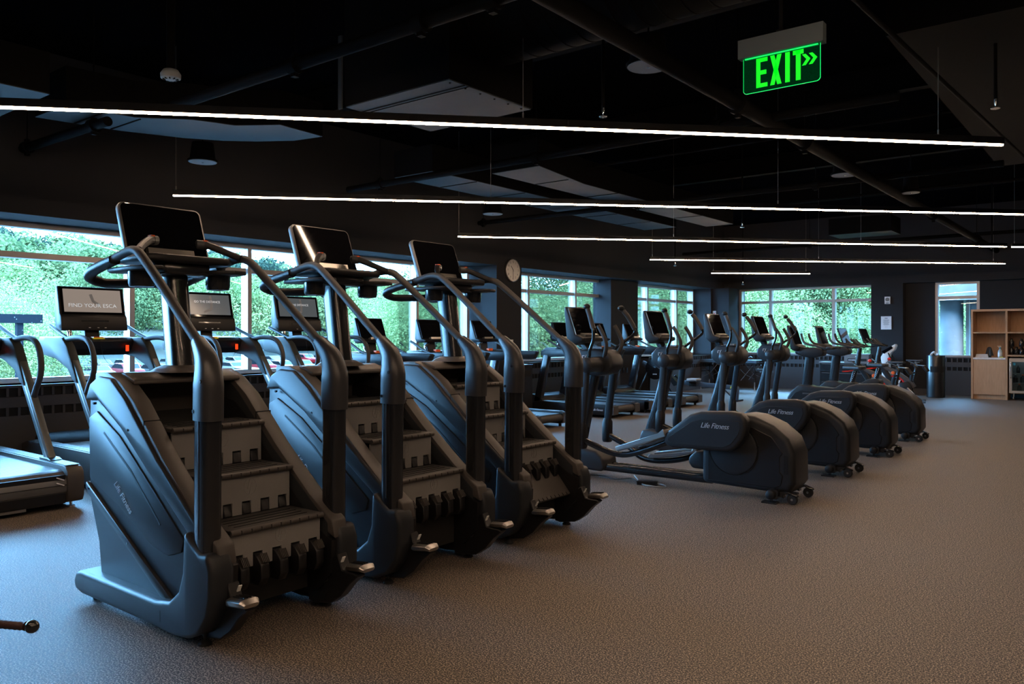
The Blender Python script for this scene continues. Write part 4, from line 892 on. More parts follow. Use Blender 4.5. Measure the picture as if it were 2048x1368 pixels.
def studio_bike(X,Y,label):
    t=thing('studio_bike',label,'exercise bike',(X,Y,0),MN,'studio bikes with red flywheels')
    q=B(); q.sweep(curve([(.885,0,.80),(.80,0,.72),(.72,0,.60),(.62,0,.45),(.50,0,.35)],4),[(.035,.055)]*17,12,sq=3); q.build('main_frame','black_plastic',t)
    q=B(); q.sweep([(.86,0,.76),(.50,0,.60),(.26,0,.42),(.20,0,.32)],[(.035,.045),(.035,.04),(.04,.05),(.04,.05)],12,sq=3); q.build('diagonal_frame','graphite_shell',t)
    q=B(); q.sweep(curve([(.22,0,.58),(.25,0,.42),(.25,0,.25),(.18,0,.12)],4),(.038,.042),12,sq=3); q.build('seat_tube','black_plastic',t)
    q=B(); q.sweep([(.26,0,.26),(.60,0,.18),(1.0,0,.09)],(.03,.035),10,sq=3); q.build('bottom_frame','black_plastic',t)
    q=B(); q.sweep([(.62,0,.45),(.90,0,.25),(1.05,0,.09)],(.03,.035),10,sq=3); q.build('front_fork','black_plastic',t)
    q=B(); q.lathe([(.22,-.012),(.235,-.010),(.235,.010),(.22,.012)],(.56,0,.34),36,'y'); fw=q.build('flywheel','bezel_grey',t)
    for s in (1,-1):
        q=B(); q.lathe([(.175,s*.013),(.20,s*.020),(.21,s*.013)],(.56,0,.34),36,'y'); q.build('flywheel_ring','red_plastic',fw)
        q=B(); q.prism([(.56+.10*math.cos(a)*(1 if i%2 else 1.8),.34+.10*math.sin(a)*(1 if i%2 else 1.8)) for i,a in enumerate([k*PI/8 for k in range(16)])],s*.018,s*.024); q.build('wheel_print','label_white',fw)
    q=B(); q.prism([(.50,.20),(.44,.30),(.46,.40),(.30,.44),(.22,.34),(.24,.24),(.36,.18)],.03,.075,.015,2); q.build('belt_guard','black_plastic',t)
    q=B(); q.sweep([(.88,0,.78),(.83,0,1.12)],[(.04,.05),(.03,.035)],12,sq=3); q.build('front_post','black_metal',t)
    q=B(); q.prism([(.97,.86),(.99,.88),(.90,.80),(.86,.78)],-.05,.05,.006,1); q.build('post_clamp','pewter',t)
    q=B(); q.sweep([(.70,0,.80),(.66,0,.86)],.012,8); kn=q.build('resistance_stem','pewter',t)
    q=B(); q.ball((.655,0,.875),.036,(1,1,.9),2); q.build('resistance_knob','red_plastic',kn)
    q=B(); q.lathe([(.02,.05),(.034,.055),(.034,.075),(.02,.08)],(.57,0,.60),14,'y'); q.build('orange_sticker','orange_plastic',t)
    for s in (1,-1):
        q=B(); q.sweep(curve([(.70,s*.02,1.145),(.74,s*.10,1.15),(.84,s*.16,1.175),(.95,s*.17,1.195),(1.0,s*.17,1.235),(1.045,s*.165,1.29)],4),.0185,10); q.build('handlebar','black_metal',t)
        q=B(); q.sweep(curve([(.80,s*.08,1.15),(.88,s*.085,1.22),(.93,s*.08,1.28)],3),.016,8); q.build('inner_grip','grip_rubber',t)
        q=B(); q.sweep([(.30,s*.09,.31),(.30-s*.12,s*.10,.31-s*.12)],(.010,.016),8,sq=3); q.build('crank','pewter',t)
        q=B(); q.box(.30-s*.12-.05,.30-s*.12+.05,s*.16-.04,s*.16+.04,.31-s*.12-.012,.31-s*.12+.012,.006,1); q.build('pedal','black_metal',t)
    q=B(); q.sweep([(.69,0,1.14),(.86,0,1.15)],(.04,.015),10,sq=3); q.build('bar_bridge','black_metal',t)
    q=B(); q.sweep(curve([(.82,0,1.15),(1.02,0,1.12),(1.11,0,1.18),(1.12,0,1.30),(1.13,0,1.38)],4),.014,8); q.build('tablet_arm','black_metal',t)
    R=math.radians(-20); q=B(); q.box(0,.022,-.26,.26,0,.31,.006,1)
    def tr(q):
        for v in q.bm.verts:
            x,z=v.co.x,v.co.z; v.co.x=1.055+x*math.cos(R)-z*math.sin(R); v.co.z=1.20+x*math.sin(R)+z*math.cos(R)
    tr(q); tb=q.build('tablet','black_plastic',t)
    q=B(); q.box(-.003,.001,-.25,.25,.012,.298,.001,1); tr(q); q.build('screen','screen_black',tb)
    q=B(); q.sweep([(.205,0,.45),(.17,0,.62),(.16,0,.72),(.20,0,.775),(.26,0,.78)],[(.035,.035),(.030,.030),(.030,.032),(.028,.028),(.025,.025)],12,sq=2.5); q.build('seat_post','black_metal',t)
    q=B(); q.sweep([(.23,0,.60),(.16,0,.62)],(.045,.02),10); q.build('clamp_ring','black_plastic',t)
    q=B(); q.prism([(.34,0),(.335,.02),(.22,.035),(.12,.075),(.055,.08),(.045,0),(.055,-.08),(.12,-.075),(.22,-.035),(.335,-.02)],.838,.872,.013,3,axis='z'); q.build('saddle','leather_black',t)
    q=B(); q.sweep([(.10,.03,.82),(.20,.02,.80),(.30,.01,.835)],.006,6); q.sweep([(.10,-.03,.82),(.20,-.02,.80),(.30,-.01,.835)],.006,6); q.sweep([(.15,0,.76),(.17,0,.83)],.02,8); q.build('saddle_rail','pewter',t)
    for s in (1,-1):
        q=B(); q.sweep([(.16,s*.02,.77),(.0,s*.05,.755)],.008,6); q.build('weight_rack','pewter',t)
        q=B(); q.cyl((.02,s*.06,.745),(-.055,s*.06,.64),.028,seg=12,bev=.006); q.build('hand_weight','black_plastic',t)
    for x,l in ((.06,.26),(1.06,.26)):
        q=B(); q.sweep([(x,-l,.045),(x,l,.045)],(.03,.028),12,sq=3,up=(1,0,0)); q.build('stabiliser','black_metal',t)
        for s in (1,-1):
            q=B(); q.cyl((x,s*l*.9,0),(x,s*l*.9,.035),.028,seg=12); q.build('foot','tire_rubber',t)
studio_bike(-3.4,15.95,'studio bike with red flywheel, nearer the upright bikes')
studio_bike(-3.4,17.4,'studio bike with red flywheel, nearest the black bin')
# ------------------------------------------------------------------ rowing machine
t=thing('rowing_machine','rowing machine with a round flywheel, between the last treadmill and the second elliptical','rowing machine',(-6.5,15.75,0),MN)
q=B(); q.lathe([(.02,-.075),(.20,-.075),(.235,-.05),(.235,.05),(.20,.075),(.02,.075)],(1.93,0,.62),36,'y'); fw=q.build('flywheel_cage','black_plastic',t)
q=B(); q.lathe([(.03,.077),(.05,.085),(.02,.09)],(1.93,0,.62),16,'y'); q.build('hub','black_metal',fw)
q=B()
for k in range(20):
    a=k*PI/10; q.box(1.93-.004,1.93+.004,.074,.079,.70,.83,rot=(0,a,0),piv=(1.93,.076,.62))
q.build('cage_slots','slot_black',fw)
q=B(); q.box(1.87,1.97,.074,.079,.49,.515); q.build('label_patch','white_print',fw)
q=B(); q.sweep([(2.25,0,.74),(1.75,0,.50),(1.45,0,.37)],(.05,.055),10,sq=5); q.build('front_frame','slate_metal',t)
q=B(); q.sweep([(1.50,0,.35),(.06,0,.27)],(.035,.05),10,sq=5); q.build('seat_rail','slate_metal',t)
me=text_mesh('CX C',.085,.002,.25,'yellow_print',.9); link('lettering',me,t,(1.62,.058,.47),(PI/2,.45,PI))
me=text_mesh('RG',.075,.002,.25,'yellow_print',.9); link('lettering',me,t,(.16,.042,.275),ROT_FACE_PY,kind='stuff')
for s in (1,-1):
    q=B(); q.tube([(2.1,s*.03,.60),(2.25,s*.28,.0+.02)],.018,8); q.build('front_leg','black_metal',t)
    q=B(); q.tube([(1.75,s*.03,.45),(1.65,s*.26,.02)],.016,8); q.build('middle_leg','black_metal',t)
    q=B(); q.prism([(1.30,.30),(1.42,.26),(1.56,.44),(1.50,.50)],s*.12-.05,s*.12+.05,.008,1); q.build('footrest','black_plastic',t)
q=B(); q.prism([(.03,.30),(.12,.30),(.09,.03),(.05,.03)],-.03,.03,.004,1)
q.build('rear_leg','slate_metal',t)
q=B(); q.sweep([(.40,0,.27),(.14,0,.04)],.014,6); q.build('rear_brace','slate_metal',t)
q=B(); q.box(.0,.14,-.15,.15,.0,.035,.008,1); q.build('rear_foot','black_plastic',t)
q=B(); q.prism([(.92,-.14),(1.14,-.15),(1.20,0),(1.14,.15),(.92,.14),(.96,0)],.365,.40,.014,2,axis='z'); q.build('seat','leather_black',t)
q=B(); q.box(.96,1.12,-.05,.05,.27,.365,.008,1); q.build('seat_carriage','black_plastic',t)
q=B(); q.box(.92,1.14,-.12,.12,.405,.435,.012,2); q.build('folded_towel','towel_white',t)
q=B(); q.tube([(1.95,0,.80),(1.75,0,.98),(1.66,0,1.0)],.014,8,3); q.build('monitor_arm','black_metal',t)
q=B(); q.box(1.60,1.63,-.09,.09,.93,1.09,.008,1,rot=(0,-.3,0)); q.build('monitor','bezel_grey',t)
# ------------------------------------------------------------------ massage table
t=thing('massage_table','black padded folding massage table under the corner window','table',(-8.1,19.05,0),0)
for s in (-1,1):
    q=B(); q.box(min(s*.01,s*.76),max(s*.01,s*.76),-.30,.30,.68,.745,.02,3); q.build('padded_top','slate_blue_vinyl',t)
    q=B(); q.box(min(s*.015,s*.75),max(s*.015,s*.75),-.285,.285,.645,.68); q.build('top_frame','black_metal',t)
    for k in (-1,1):
        q=B(); q.cyl((s*.70,k*.26,0),(s*.70,k*.26,.66),.016,seg=10); q.build('leg','black_metal',t)
        q=B(); q.cyl((s*.70,k*.26,0),(s*.70,k*.26,.22),.019,seg=10); q.build('leg_tip','chrome',t)
        q=B(); q.tube([(s*.66,k*.26,.62),(s*.35,k*.26,.25)],.008,6); q.tube([(s*.25,k*.26,.64),(s*.45,k*.26,.42),(s*.70,k*.26,.30)],.008,6,3); q.build('brace','chrome',t)
    q=B(); q.tube([(s*.70,-.26,.45),(s*.70,.26,.45)],.010,6); q.build('leg_rail','black_metal',t)
q=B(); q.box(-.36,-.33,-.31,-.29,.62,.67,.004,1); q.build('latch','chrome',t)
q=B(); q.box(.62,1.0,-.16,.16,.50,.53,.012,2); q.build('arm_shelf','slate_blue_vinyl',t)
q=B(); q.tube([(.76,-.10,.70),(.92,-.10,.76),(.92,.10,.76),(.76,.10,.70)],.012,8); q.build('head_rest_frame','black_metal',t)
t=thing('folded_straps','dark bundle of straps lying on the massage table','straps',(-7.75,19.05,.745))
q=B(); q.tube([(-.15,-.08,.03),(0,-.02,.05),(.12,.05,.03),(.2,-.03,.035),(.05,-.09,.03),(-.1,.03,.05)],.022,8,4); q.build('strap','leather_black',t)
q=B(); q.ball((.12,.04,.05),.05,(1.2,1,.8),2); q.ball((-.06,-.02,.05),.04,(1.3,1,.8),2); q.build('buckle_roll','black_metal',t)
# ------------------------------------------------------------------ black cart with printer, body scale, fan
t=thing('storage_cart','wide low black cabinet with three drawers under the far window','cabinet',(-5.58,19.85,0))
q=B(); q.box(-.55,.52,-.18,.27,.04,.69,.008,1); q.build('carcass','black_plastic',t)
q=B(); q.box(-.57,.54,-.20,.28,.69,.715,.006,1); q.build('worktop','bezel_grey',t)
for k in range(3):
    q=B(); q.box(-.54,.51,-.195,-.18,.06+k*.215,.255+k*.215,.004,1); dr=q.build('drawer','black_metal',t)
    q=B(); q.box(-.50,.47,-.205,-.193,.235+k*.215,.243+k*.215); q.build('pull','bezel_grey',dr)
t=thing('desktop_printer','grey desktop printer on the black cabinet, left of the studio bikes','printer',(-5.28,19.88,.715))
q=B(); q.box(-.30,.25,-.18,.18,0,.20,.012,2); pb=q.build('printer_case','bezel_grey',t)
q=B(); q.box(-.22,.20,-.19,-.178,.03,.09); q.build('paper_slot','slot_black',pb)
q=B(); q.box(-.20,-.02,-.21,-.17,.05,.065); q.build('paper_stack','paper',pb)
q=B(); q.box(-.05,.08,-.188,-.178,.13,.155); q.build('maker_badge','label_white',pb)
t=thing('spray_bottle','small blue spray bottle on the black cabinet beside the printer','bottle',(-5.72,19.74,.715))
q=B(); q.lathe([(.03,0),(.033,.01),(.033,.09),(.012,.12),(.010,.14)],seg=14); q.build('bottle_body','glove_teal',t)
q=B(); q.box(-.03,.02,-.01,.01,.14,.165,.004,1); q.build('spray_head','white_plastic',t)
t=thing('body_scanner','white curved body composition scale standing behind the farthest studio bike','scale',(-4.62,19.72,0))
q=B(); q.prism([(-.16,.04),(-.10,.60),(-.14,.85),(-.05,1.0),(.08,1.10),(.17,1.16),(.19,1.12),(.16,1.03),(.06,.93),(.03,.80),(.05,.55),(.06,.04)],-.10,.10,.02,3); q.build('column','white_plastic',t)
q=B(); q.box(-.20,.30,-.30,.16,0,.05,.015,2); q.build('foot_platform','white_plastic',t)
q=B(); q.prism([(-.12,.98),(.10,1.11),(.13,1.06),(-.06,.93)],-.112,-.09,.004,1); q.build('display','screen_black',t)
q=B(); q.box(-.02,.0,-.112,-.10,.72,.735); q.box(-.08,-.05,-.112,-.10,.60,.61); q.build('print_mark','ink',t)
for s in (1,-1):
    q=B(); q.tube([(.03,s*.11,.95),(.10,s*.16,.80),(.10,s*.17,.72)],.014,8,3); q.build('hand_electrode','black_metal',t)
t=thing('camera_tripod','thin black stand with a side knob beside the white scale','stand',(-5.06,20.0,0))
q=B(); q.cyl((0,0,.02),(0,0,1.05),.010,seg=8); q.build('pole','black_metal',t)
q=B(); q.box(.02,.16,-.012,.012,.80,.815); q.box(.0,.04,-.02,.02,.80,.90,.004,1); q.build('side_knob','black_plastic',t)
for k in range(3):
    q=B(); q.tube([(0,0,.20),(.18*math.cos(k*2.09),.18*math.sin(k*2.09),.01)],.008,6); q.build('leg','black_metal',t)
# ------------------------------------------------------------------ bins
t=thing('litter_bin','tall black round litter bin below the narrow far window','bin',(-3.585,19.45,0))
q=B(); q.lathe([(.172,0),(.18,.01),(.18,.90),(.176,.915),(.150,.915),(.150,.86),(.02,.85)],seg=40); b=q.build('bin_body','bin_black',t)
q=B(); q.lathe([(.182,.55),(.182,.68)],seg=40); 
bmesh.ops.delete(q.bm,geom=[v for v in q.bm.verts if v.co.y>-.03 or v.co.x<-.1],context='VERTS')
q.build('dark_label','slot_black',b)
q=B(); q.tube([(-.10,-.03,.90),(-.08,.0,.95),(-.03,-.02,.985),(.0,.03,.93),(.05,-.02,.94),(-.02,.05,.96)],.022,6,3); q.build('crumpled_tissue','paper',b)
t=thing('litter_bin','square black bin between the treadmills in front of the clock pier','bin',(-8.35,10.75,0))
q=B(); q.box(-.16,.16,-.16,.16,0,.80,.015,2); q.build('bin_body','black_plastic',t)
q=B(); q.box(-.165,.165,-.165,.165,.80,.86,.012,2); q.build('bin_lid','black_metal',t)
q=B(); q.box(.158,.167,-.10,.10,.66,.76,.002,1); q.build('bin_opening','slot_black',t)
# ------------------------------------------------------------------ oak shelving with cupboard and fridge
t=thing('oak_shelf_unit','tall oak shelf unit with a cupboard below, at the right edge of the photo','cabinet',(-2.92,19.5,0))
TH=.038; Wd=.63
def bd(nm,x0,x1,y0,y1,z0,z1,m='oak',p=None,bev=.002):
    q=B(); q.box(x0,x1,y0,y1,z0,z1,bev,1); return q.build(nm,m,p or t)
for k in range(4): bd('upright_panel',k*Wd,k*Wd+TH,0,.50,0,1.86)
bd('top_board',0,3*Wd+TH,0,.50,1.86,1.905)
bd('back_panel',TH,3*Wd,.485,.50,.10,1.86)
for k in range(3):
    a,b_=k*Wd+TH,(k+1)*Wd
    bd('shelf',a,b_,.01,.485,1.395,1.425)
    if k==0:
        bd('cupboard_box',a,b_,.03,.485,.10,.83)
        bd('door',a+.003,b_-.003,.008,.028,.10,.835)
        bd('worktop',a,b_,.0,.485,.842,.882,'stone_top')
        bd('plinth',a,b_,.06,.09,0,.10)
    else:
        bd('shelf',a,b_,.0,.485,.915,.945)
def fridge(x,label,full):
    f=thing('drinks_fridge',label,'fridge',(x,19.52,0)); w=.27
    q=B(); q.box(-w,w,.05,.45,.15,.17); q.box(-w,w,.05,.45,.85,.88); q.box(-w,-w+.02,.05,.45,.17,.85); q.box(w-.02,w,.05,.45,.17,.85); q.box(-w,w,.43,.45,.17,.85); q.build('fridge_body','bezel_grey',f)
    q=B(); q.box(-w,-w+.05,.0,.045,.15,.87,.004,1); q.box(w-.05,w,.0,.045,.15,.87,.004,1); q.box(-w+.05,w-.05,.0,.045,.15,.20,.004,1); q.box(-w+.05,w-.05,.0,.045,.80,.87,.004,1); d=q.build('door_frame','pewter',f)
    q=B(); q.box(-w+.045,w-.045,.018,.024,.195,.805); q.build('door_glass','fridge_glass',d)
    q=B(); q.sweep(curve([(-w+.03,0,.80),(-w+.03,-.035,.76),(-w+.03,-.035,.50),(-w+.03,0,.46)],4),.012,8); q.build('handle','chrome',d)
    q=B(); q.box(-w+.07,-w+.11,.014,.017,.73,.78); q.build('blue_sticker','glove_teal',d)
    for z in (.36,.56):
        q=B()
        for k in range(12): q.box(-w+.03+k*.042,-w+.034+k*.042,.06,.42,z,z+.004)
        q.box(-w+.02,w-.02,.06,.066,z,z+.006); o=q.build('wire_shelf','chrome',f)
    q=B(); q.box(-.22,.22,.08,.4,.835,.848); q.build('interior_lamp','fridge_lamp',f)
    for s in (-1,1):
        q=B(); q.lathe([(.01,-.012),(.03,-.012),(.034,0),(.03,.012),(.01,.012)],(s*.2,.1,.035),14,'x'); q.cyl((s*.2,.1,.05),(s*.2,.1,.15),.012,seg=8); q.build('castor','chrome',f)
    return f
mat('fridge_lamp',(.8,.85,.9),.5,emit=(.75,.9,1),es=1.2)
fridge(-1.955,'steel glass fronted drinks fridge with a blue sticker, below the shelves',1)
fridge(-1.325,'second glass fronted fridge, cut off by the right edge of the photo',1)
for k,(x,z,r) in enumerate([(-2.13,.366,.045),(-2.0,.366,.045),(-2.08,.566,.035),(-1.93,.566,.035),(-2.06,.172,.04),(-1.9,.172,.04)]):
    o=thing('drink_bottle','dark bottle standing in the steel drinks fridge','bottle',(x,19.68,z),0,'bottles in the steel fridge')
    q=B(); q.lathe([(r*.9,0),(r,.01),(r,.10),(r*.35,.135),(r*.35,.155)],seg=14); q.build('bottle_body',['black_plastic','bottle_clear','black_metal'][k%3],o)
    q=B(); q.lathe([(r*.4,.152),(r*.4,.17)],seg=10); q.build('cap',['white_plastic','orange_plastic','bezel_grey'][k%3],o)
ci=0
for r_ in range(2):
    for k in range(6):
        for lay in range(2):
            if lay and k%2: continue
            o=thing('dark_bottle','black glossy bottle above the fridge, '+['first','second','third','fourth','fifth','sixth'][k]+' from the left, '+['front','back'][r_]+' row, '+['standing on the shelf','stacked on top'][lay],'bottle',(-2.20+k*.088,19.66+r_*.11,.945+lay*.17),0,'dark bottles above the fridge')
            q=B(); q.lathe([(.036,0),(.040,.01),(.040,.11),(.018,.14),(.016,.155)],seg=14); q.build('bottle_body','black_metal',o)
            q=B(); q.lathe([(.018,.15),(.018,.168)],seg=10); q.build('cap','black_plastic',o)
o=thing('spray_bottle','clear spray bottle with white label and beige trigger on the stone worktop','bottle',(-2.40,19.62,.882))
q=B(); q.lathe([(.038,0),(.042,.008),(.042,.13),(.030,.16),(.014,.18),(.014,.20)],seg=20); q.build('bottle_body','bottle_plastic',o)
q=B(); q.lathe([(.0425,.03),(.0425,.11)],seg=20); q.build('bottle_label','label_white',o)
q=B(); q.lathe([(.017,.19),(.017,.215)],seg=12); q.build('collar','glove_teal',o)
q=B(); q.prism([(-.05,.235),(-.05,.255),(.02,.262),(.03,.22),(.015,.212),(-.01,.215),(-.03,.19),(-.038,.195),(-.022,.225)],-.011,.011,.003,1); q.build('trigger_head','oak',o)
o=thing('cloth_bottle','dark bottle with a black cloth hanging over it, on the stone worktop','bottle',(-2.60,19.66,.882))
q=B(); q.lathe([(.035,0),(.038,.01),(.038,.12),(.02,.16),(.02,.20)],seg=16); q.build('bottle_body','black_metal',o)
q=B(); n=16
rg=[]
for i,(r,z) in enumerate([(.015,.225),(.035,.205),(.048,.15),(.058,.09),(.068,.04)]):
    rg.append([q.bm.verts.new((r*(1+.22*math.sin(k*2.4+i*.3))*math.cos(2*PI*k/n),r*(1+.22*math.sin(k*2.4+i*.3))*math.sin(2*PI*k/n),z)) for k in range(n)])
for A,C in zip(rg,rg[1:]):
    for k in range(n): q.bm.faces.new([A[k],A[(k+1)%n],C[(k+1)%n],C[k]])
q.bm.faces.new(rg[0][::-1]); q.build('draped_cloth','ink',o)
o=thing('towel_pile','cream folded towel lying on the stone worktop','towel',(-2.73,19.68,.882))
for k in range(3):
    q=B(); q.box(-.12+k*.006,.12-k*.006,-.10,.10,k*.024,k*.024+.024,.010,2); q.build('towel_fold','towel_white',o)
o=thing('sponge','yellow green sponge at the front edge of the stone worktop','sponge',(-2.365,19.53,.882))
q=B(); q.box(-.035,.035,-.02,.03,0,.02,.004,1); q.build('sponge_body','sponge_yellow',o)
q=B(); q.box(-.035,.035,-.02,.03,.02,.027,.002,1); q.build('scour_pad','lawn',o)
# ------------------------------------------------------------------ lever at the lower left
t=thing('floor_bar_stand','ribbed dark handle with a black ball end poking in at the lower left','exercise handle',(-2.93,.60,0),0)
q=B(); q.lathe([(.22,0),(.22,.02),(.05,.035)],(-.37,.20,0),28); q.build('base_plate','black_metal',t)
q=B(); q.cyl((-.37,.20,.02),(-.37,.20,.50),.03,seg=16); q.build('post','black_metal',t)
q=B(); q.cyl((-.37,.20,.455),(-.02,.325,.445),.009,seg=12); q.build('bar','chrome',t)
q=B(); n=24; P0=Vector((-.02,.325,.445)); P1=Vector((.165,.425,.443))
q.sweep([P0.lerp(P1,i/n) for i in range(n+1)],[.0125 if i%2 else .0145 for i in range(n+1)],12); q.build('ribbed_grip','brown_grip',t)
q=B(); q.ball((.185,.436,.443),.021,(1,1,1),3); q.build('ball_end','black_metal',t)
# ------------------------------------------------------------------ outdoors
random.seed(21)
def terr(x,y):
    k_=min(1,max(0,(y-150)/90)); h1=-3.2 if -x<110 else -3.2+(-x-110)/140*17*(1-.45*k_)
    h1+=1.2*math.sin(y*.03)*min(1,max(0,(-x-120)/60))
    f=min(1,max(0,(x+48)/22)); h2=-3.2+max(0,y-25.5)*.50
    return max(h1,h1*(1-f)+h2*f)
bm=bmesh.new(); xs=[-330+8*i for i in range(46)]; ys=[-40+8*i for i in range(52)]
g=[[bm.verts.new((x,y,terr(x,y)-.05)) for y in ys] for x in xs]
for i in range(len(xs)-1):
    for j in range(len(ys)-1): bm.faces.new([g[i][j],g[i+1][j],g[i+1][j+1],g[i][j+1]])
me=D.meshes.new('hillside'); bm.to_mesh(me); bm.free(); me.materials.append(M['hill_soil'])
o=D.objects.new('hillside',me); COL.objects.link(o); o['kind']='structure'
q=B(); q.box(-108,-32,-20,110,-3.15,-3.12); o=q.build('parking_lot','asphalt'); o['kind']='structure'
q=B(); q.box(-31,-9.8,-20,40,-3.2,-3.10); o=q.build('unseen_pavement','pavement'); o['kind']='structure'  # unseen ground, paved grey in place of lawn for bluer bounce light
def crown_mesh(name,n,leaf,mt,seed,sx=1,sz=.85,clumps=34,low=-.35):
    rnd=random.Random(seed); C=[]
    while len(C)<clumps:
        v=Vector((rnd.uniform(-1,1),rnd.uniform(-1,1),rnd.uniform(-1,1)))
        if .25<v.length<.82: C.append((Vector((v.x*sx,v.y*sx,v.z*sz)),rnd.uniform(.22,.38)))
    vs=[];fs=[]
    for i in range(n):
        c,r=C[rnd.randrange(len(C))]
        d=Vector((rnd.gauss(0,1),rnd.gauss(0,1),rnd.gauss(.25,1))).normalized()
        p=c+d*r*rnd.uniform(.7,1.05)
        nn=(d+Vector((rnd.gauss(0,.5),rnd.gauss(0,.5),rnd.gauss(.3,.5)))).normalized()
        a=nn.orthogonal().normalized(); a=Matrix.Rotation(rnd.uniform(0,6.28),3,nn)@a; b=nn.cross(a)
        s=leaf*rnd.uniform(.6,1.3); k=len(vs)
        vs+= [p+a*s,p+b*s*.55,p-a*s,p-b*s*.55]; fs.append((k,k+1,k+2,k+3))
    me=D.meshes.new(name); me.from_pydata([tuple(v) for v in vs],[],fs); me.materials.append(M[mt]); return me
def trunk_mesh(name):
    q=B(); q.sweep([(0,0,-1.9),(0.02,0,-1.2),(0,.03,-.5),(.03,0,.2)],[.07,.05,.04,.02],8)
    rnd=random.Random(5)
    for k in range(7):
        a=k*.9; q.sweep([(0,0,-.8+k*.12),(.28*math.cos(a),.28*math.sin(a),-.3+k*.1),(.6*math.cos(a),.6*math.sin(a),.05+k*.07)],[.03,.02,.008],6)
    return q.mesh(name,'bark')
FAR=[crown_mesh('crown',7000,.058,m,s,1,.9,46) for m,s in (('leaf_dark_hazed',1),('leaf_mid',2),('leaf_dark_hazed',3),('leaf_mid',4))]
MID=[crown_mesh('crown',15000,.033,m,s,1,1.0,44) for m,s in (('leaf_bright',5),('leaf_mid',6),('leaf_bright',7))]
NEAR=[crown_mesh('crown',36000,.0165,m,s,1,1.0,110) for m,s in (('leaf_bright',8),('leaf_bright',9),('leaf_mid',10))]
TR=trunk_mesh('trunk')
def tree(x,y,R,hs,me,label,group,base=None,name='tree'):
    """R crown radius, hs crown centre height above the ground"""
    z=terr(x,y) if base is None else base
    t=thing(name,label,'tree',(x,y,z),random.uniform(0,6.28),group)
    link('foliage',me,t,(0,0,hs),None,(R,R,R*random.uniform(.9,1.15)))
    if hs>R*.4: link('trunk',TR,t,(0,0,hs),None,(R,R,hs/1.9))
    return t
L1='dark green tree on the distant wooded ridge under the white sky'
for X,y0,y1,st,R in ((-258,60,330,13,9.5),(-226,52,300,12,9.0)):
    y=y0
    while y<y1:
        tree(X+random.uniform(-6,6),y+random.uniform(-3,3),R*random.uniform(.8,1.2),R*1.0,FAR[random.choice((0,2,2,1))],L1,'trees on the distant ridge'); y+=st
L2='mid green tree on the wooded slope beyond the parked cars'
for X,y0,y1,st,R in ((-192,44,260,12,8.5),(-160,36,215,11.5,8)):
    y=y0
    while y<y1:
        tree(X+random.uniform(-6,6),y+random.uniform(-3,3),R*random.uniform(.85,1.2),R*1.05,FAR[random.choice((0,1,3,1))],L2,'trees on the wooded slope'); y+=st
L3='bright green tree standing at the back edge of the parking lot'
y=24
while y<190:
    tree(-124+random.uniform(-5,5),y+random.uniform(-2,2),(6.8 if y<110 else 5.2)*random.uniform(.85,1.2),7.6 if y<110 else 6,MID[random.choice((0,1,2))],L3,'trees behind the parking lot'); y+=9.5
L4='yellow green tree on the lawn just outside the left windows'
for (x,y,R,hs) in ((-41,13.5,3.2,4.0),(-46,17.5,3.6,4.0),(-38,10.0,3.0,3.2),(-24,24.5,3.2,3.9),(-21.5,26,3.3,4.1),(-25.5,29.5,3.8,4.8),(-19,27,2.9,3.8),(-17.5,30,3.2,4.6),(-15,27.6,2.7,3.6),(-30,36,4,5),(-24,37,4.6,6.2),(-36,33,3.2,4.2),(-20,33.5,3.4,5.2)):
    tree(x,y,R,hs,NEAR[random.choice((0,1,2,0))],L4,'trees just outside the left windows',base=-3.2)
L5='bright leafy tree on the steep bank outside the far window'
for (x,y,R,hs) in [(-16,33,3,2.6),(-13.2,31,2.6,2.2),(-11.4,29.6,2.6,1.9),(-9.2,28.6,2.4,1.7),(-7.2,28.4,2.3,1.6),(-5.4,28.6,2.4,1.7),(-13.5,35,3.2,3),(-10.5,34,3.1,2.6),(-7.6,33.5,3.1,2.4),(-4.8,33,3,2.2),(-11.8,39,3.4,3),(-8.4,38.6,3.4,3),(-14,43,3.6,3.2),(-17.5,40,3.6,3.2),(-20,46,4,4),(-10,44,3.8,3.5),(-5.5,39,3.3,3),(-9,26.6,1.7,1.0),(-6.6,26.4,1.6,1.0),(-11.2,27.3,1.8,1.1),(-4.6,26.6,1.6,.9)]:
    tree(x,y,R,hs,NEAR[random.choice((0,1,2,0,1))],L5,'trees on the bank outside the far window')
# cars
def car_parts(colour):
    q=B(); q.prism([(-2.2,.30),(-2.25,.75),(-2.0,.95),(-1.3,1.02),(-.75,1.45),(.7,1.50),(1.5,1.05),(2.1,.98),(2.25,.70),(2.22,.30),(1.75,.25),(-1.7,.25)],-.88,.88,.10,2,ang=20)
    body=q.mesh('car_body',colour)
    q=B(); q.prism([(-1.18,1.02),(-.72,1.40),(.68,1.44),(1.38,1.06)],-.86,-.893); q.prism([(-1.18,1.02),(-.72,1.40),(.68,1.44),(1.38,1.06)],.86,.893)
    q.prism([(-1.36,1.00),(-.80,1.43),(-.74,1.38),(-1.26,.99)],-.72,.72); q.prism([(1.52,1.06),(.76,1.475),(.70,1.43),(1.40,1.04)],-.72,.72)
    gl=q.mesh('windows','car_glass')
    return body,gl
WH=B().lathe([(.02,-.1),(.30,-.1),(.33,-.06),(.33,.06),(.30,.1),(.02,.1)],(0,0,0),18,'y').mesh('wheel','tire_rubber')
HB=B().lathe([(.02,-.11),(.19,-.11),(.19,.11),(.02,.11)],(0,0,0),12,'y').mesh('hub_cap','car_metal')
LT=B().box(-.03,.03,-.2,.2,-.07,.07,.01,1).mesh('lamp','car_tail')
CP={c:car_parts(c) for c in ('car_red','car_white','car_silver','car_black','car_blue')}
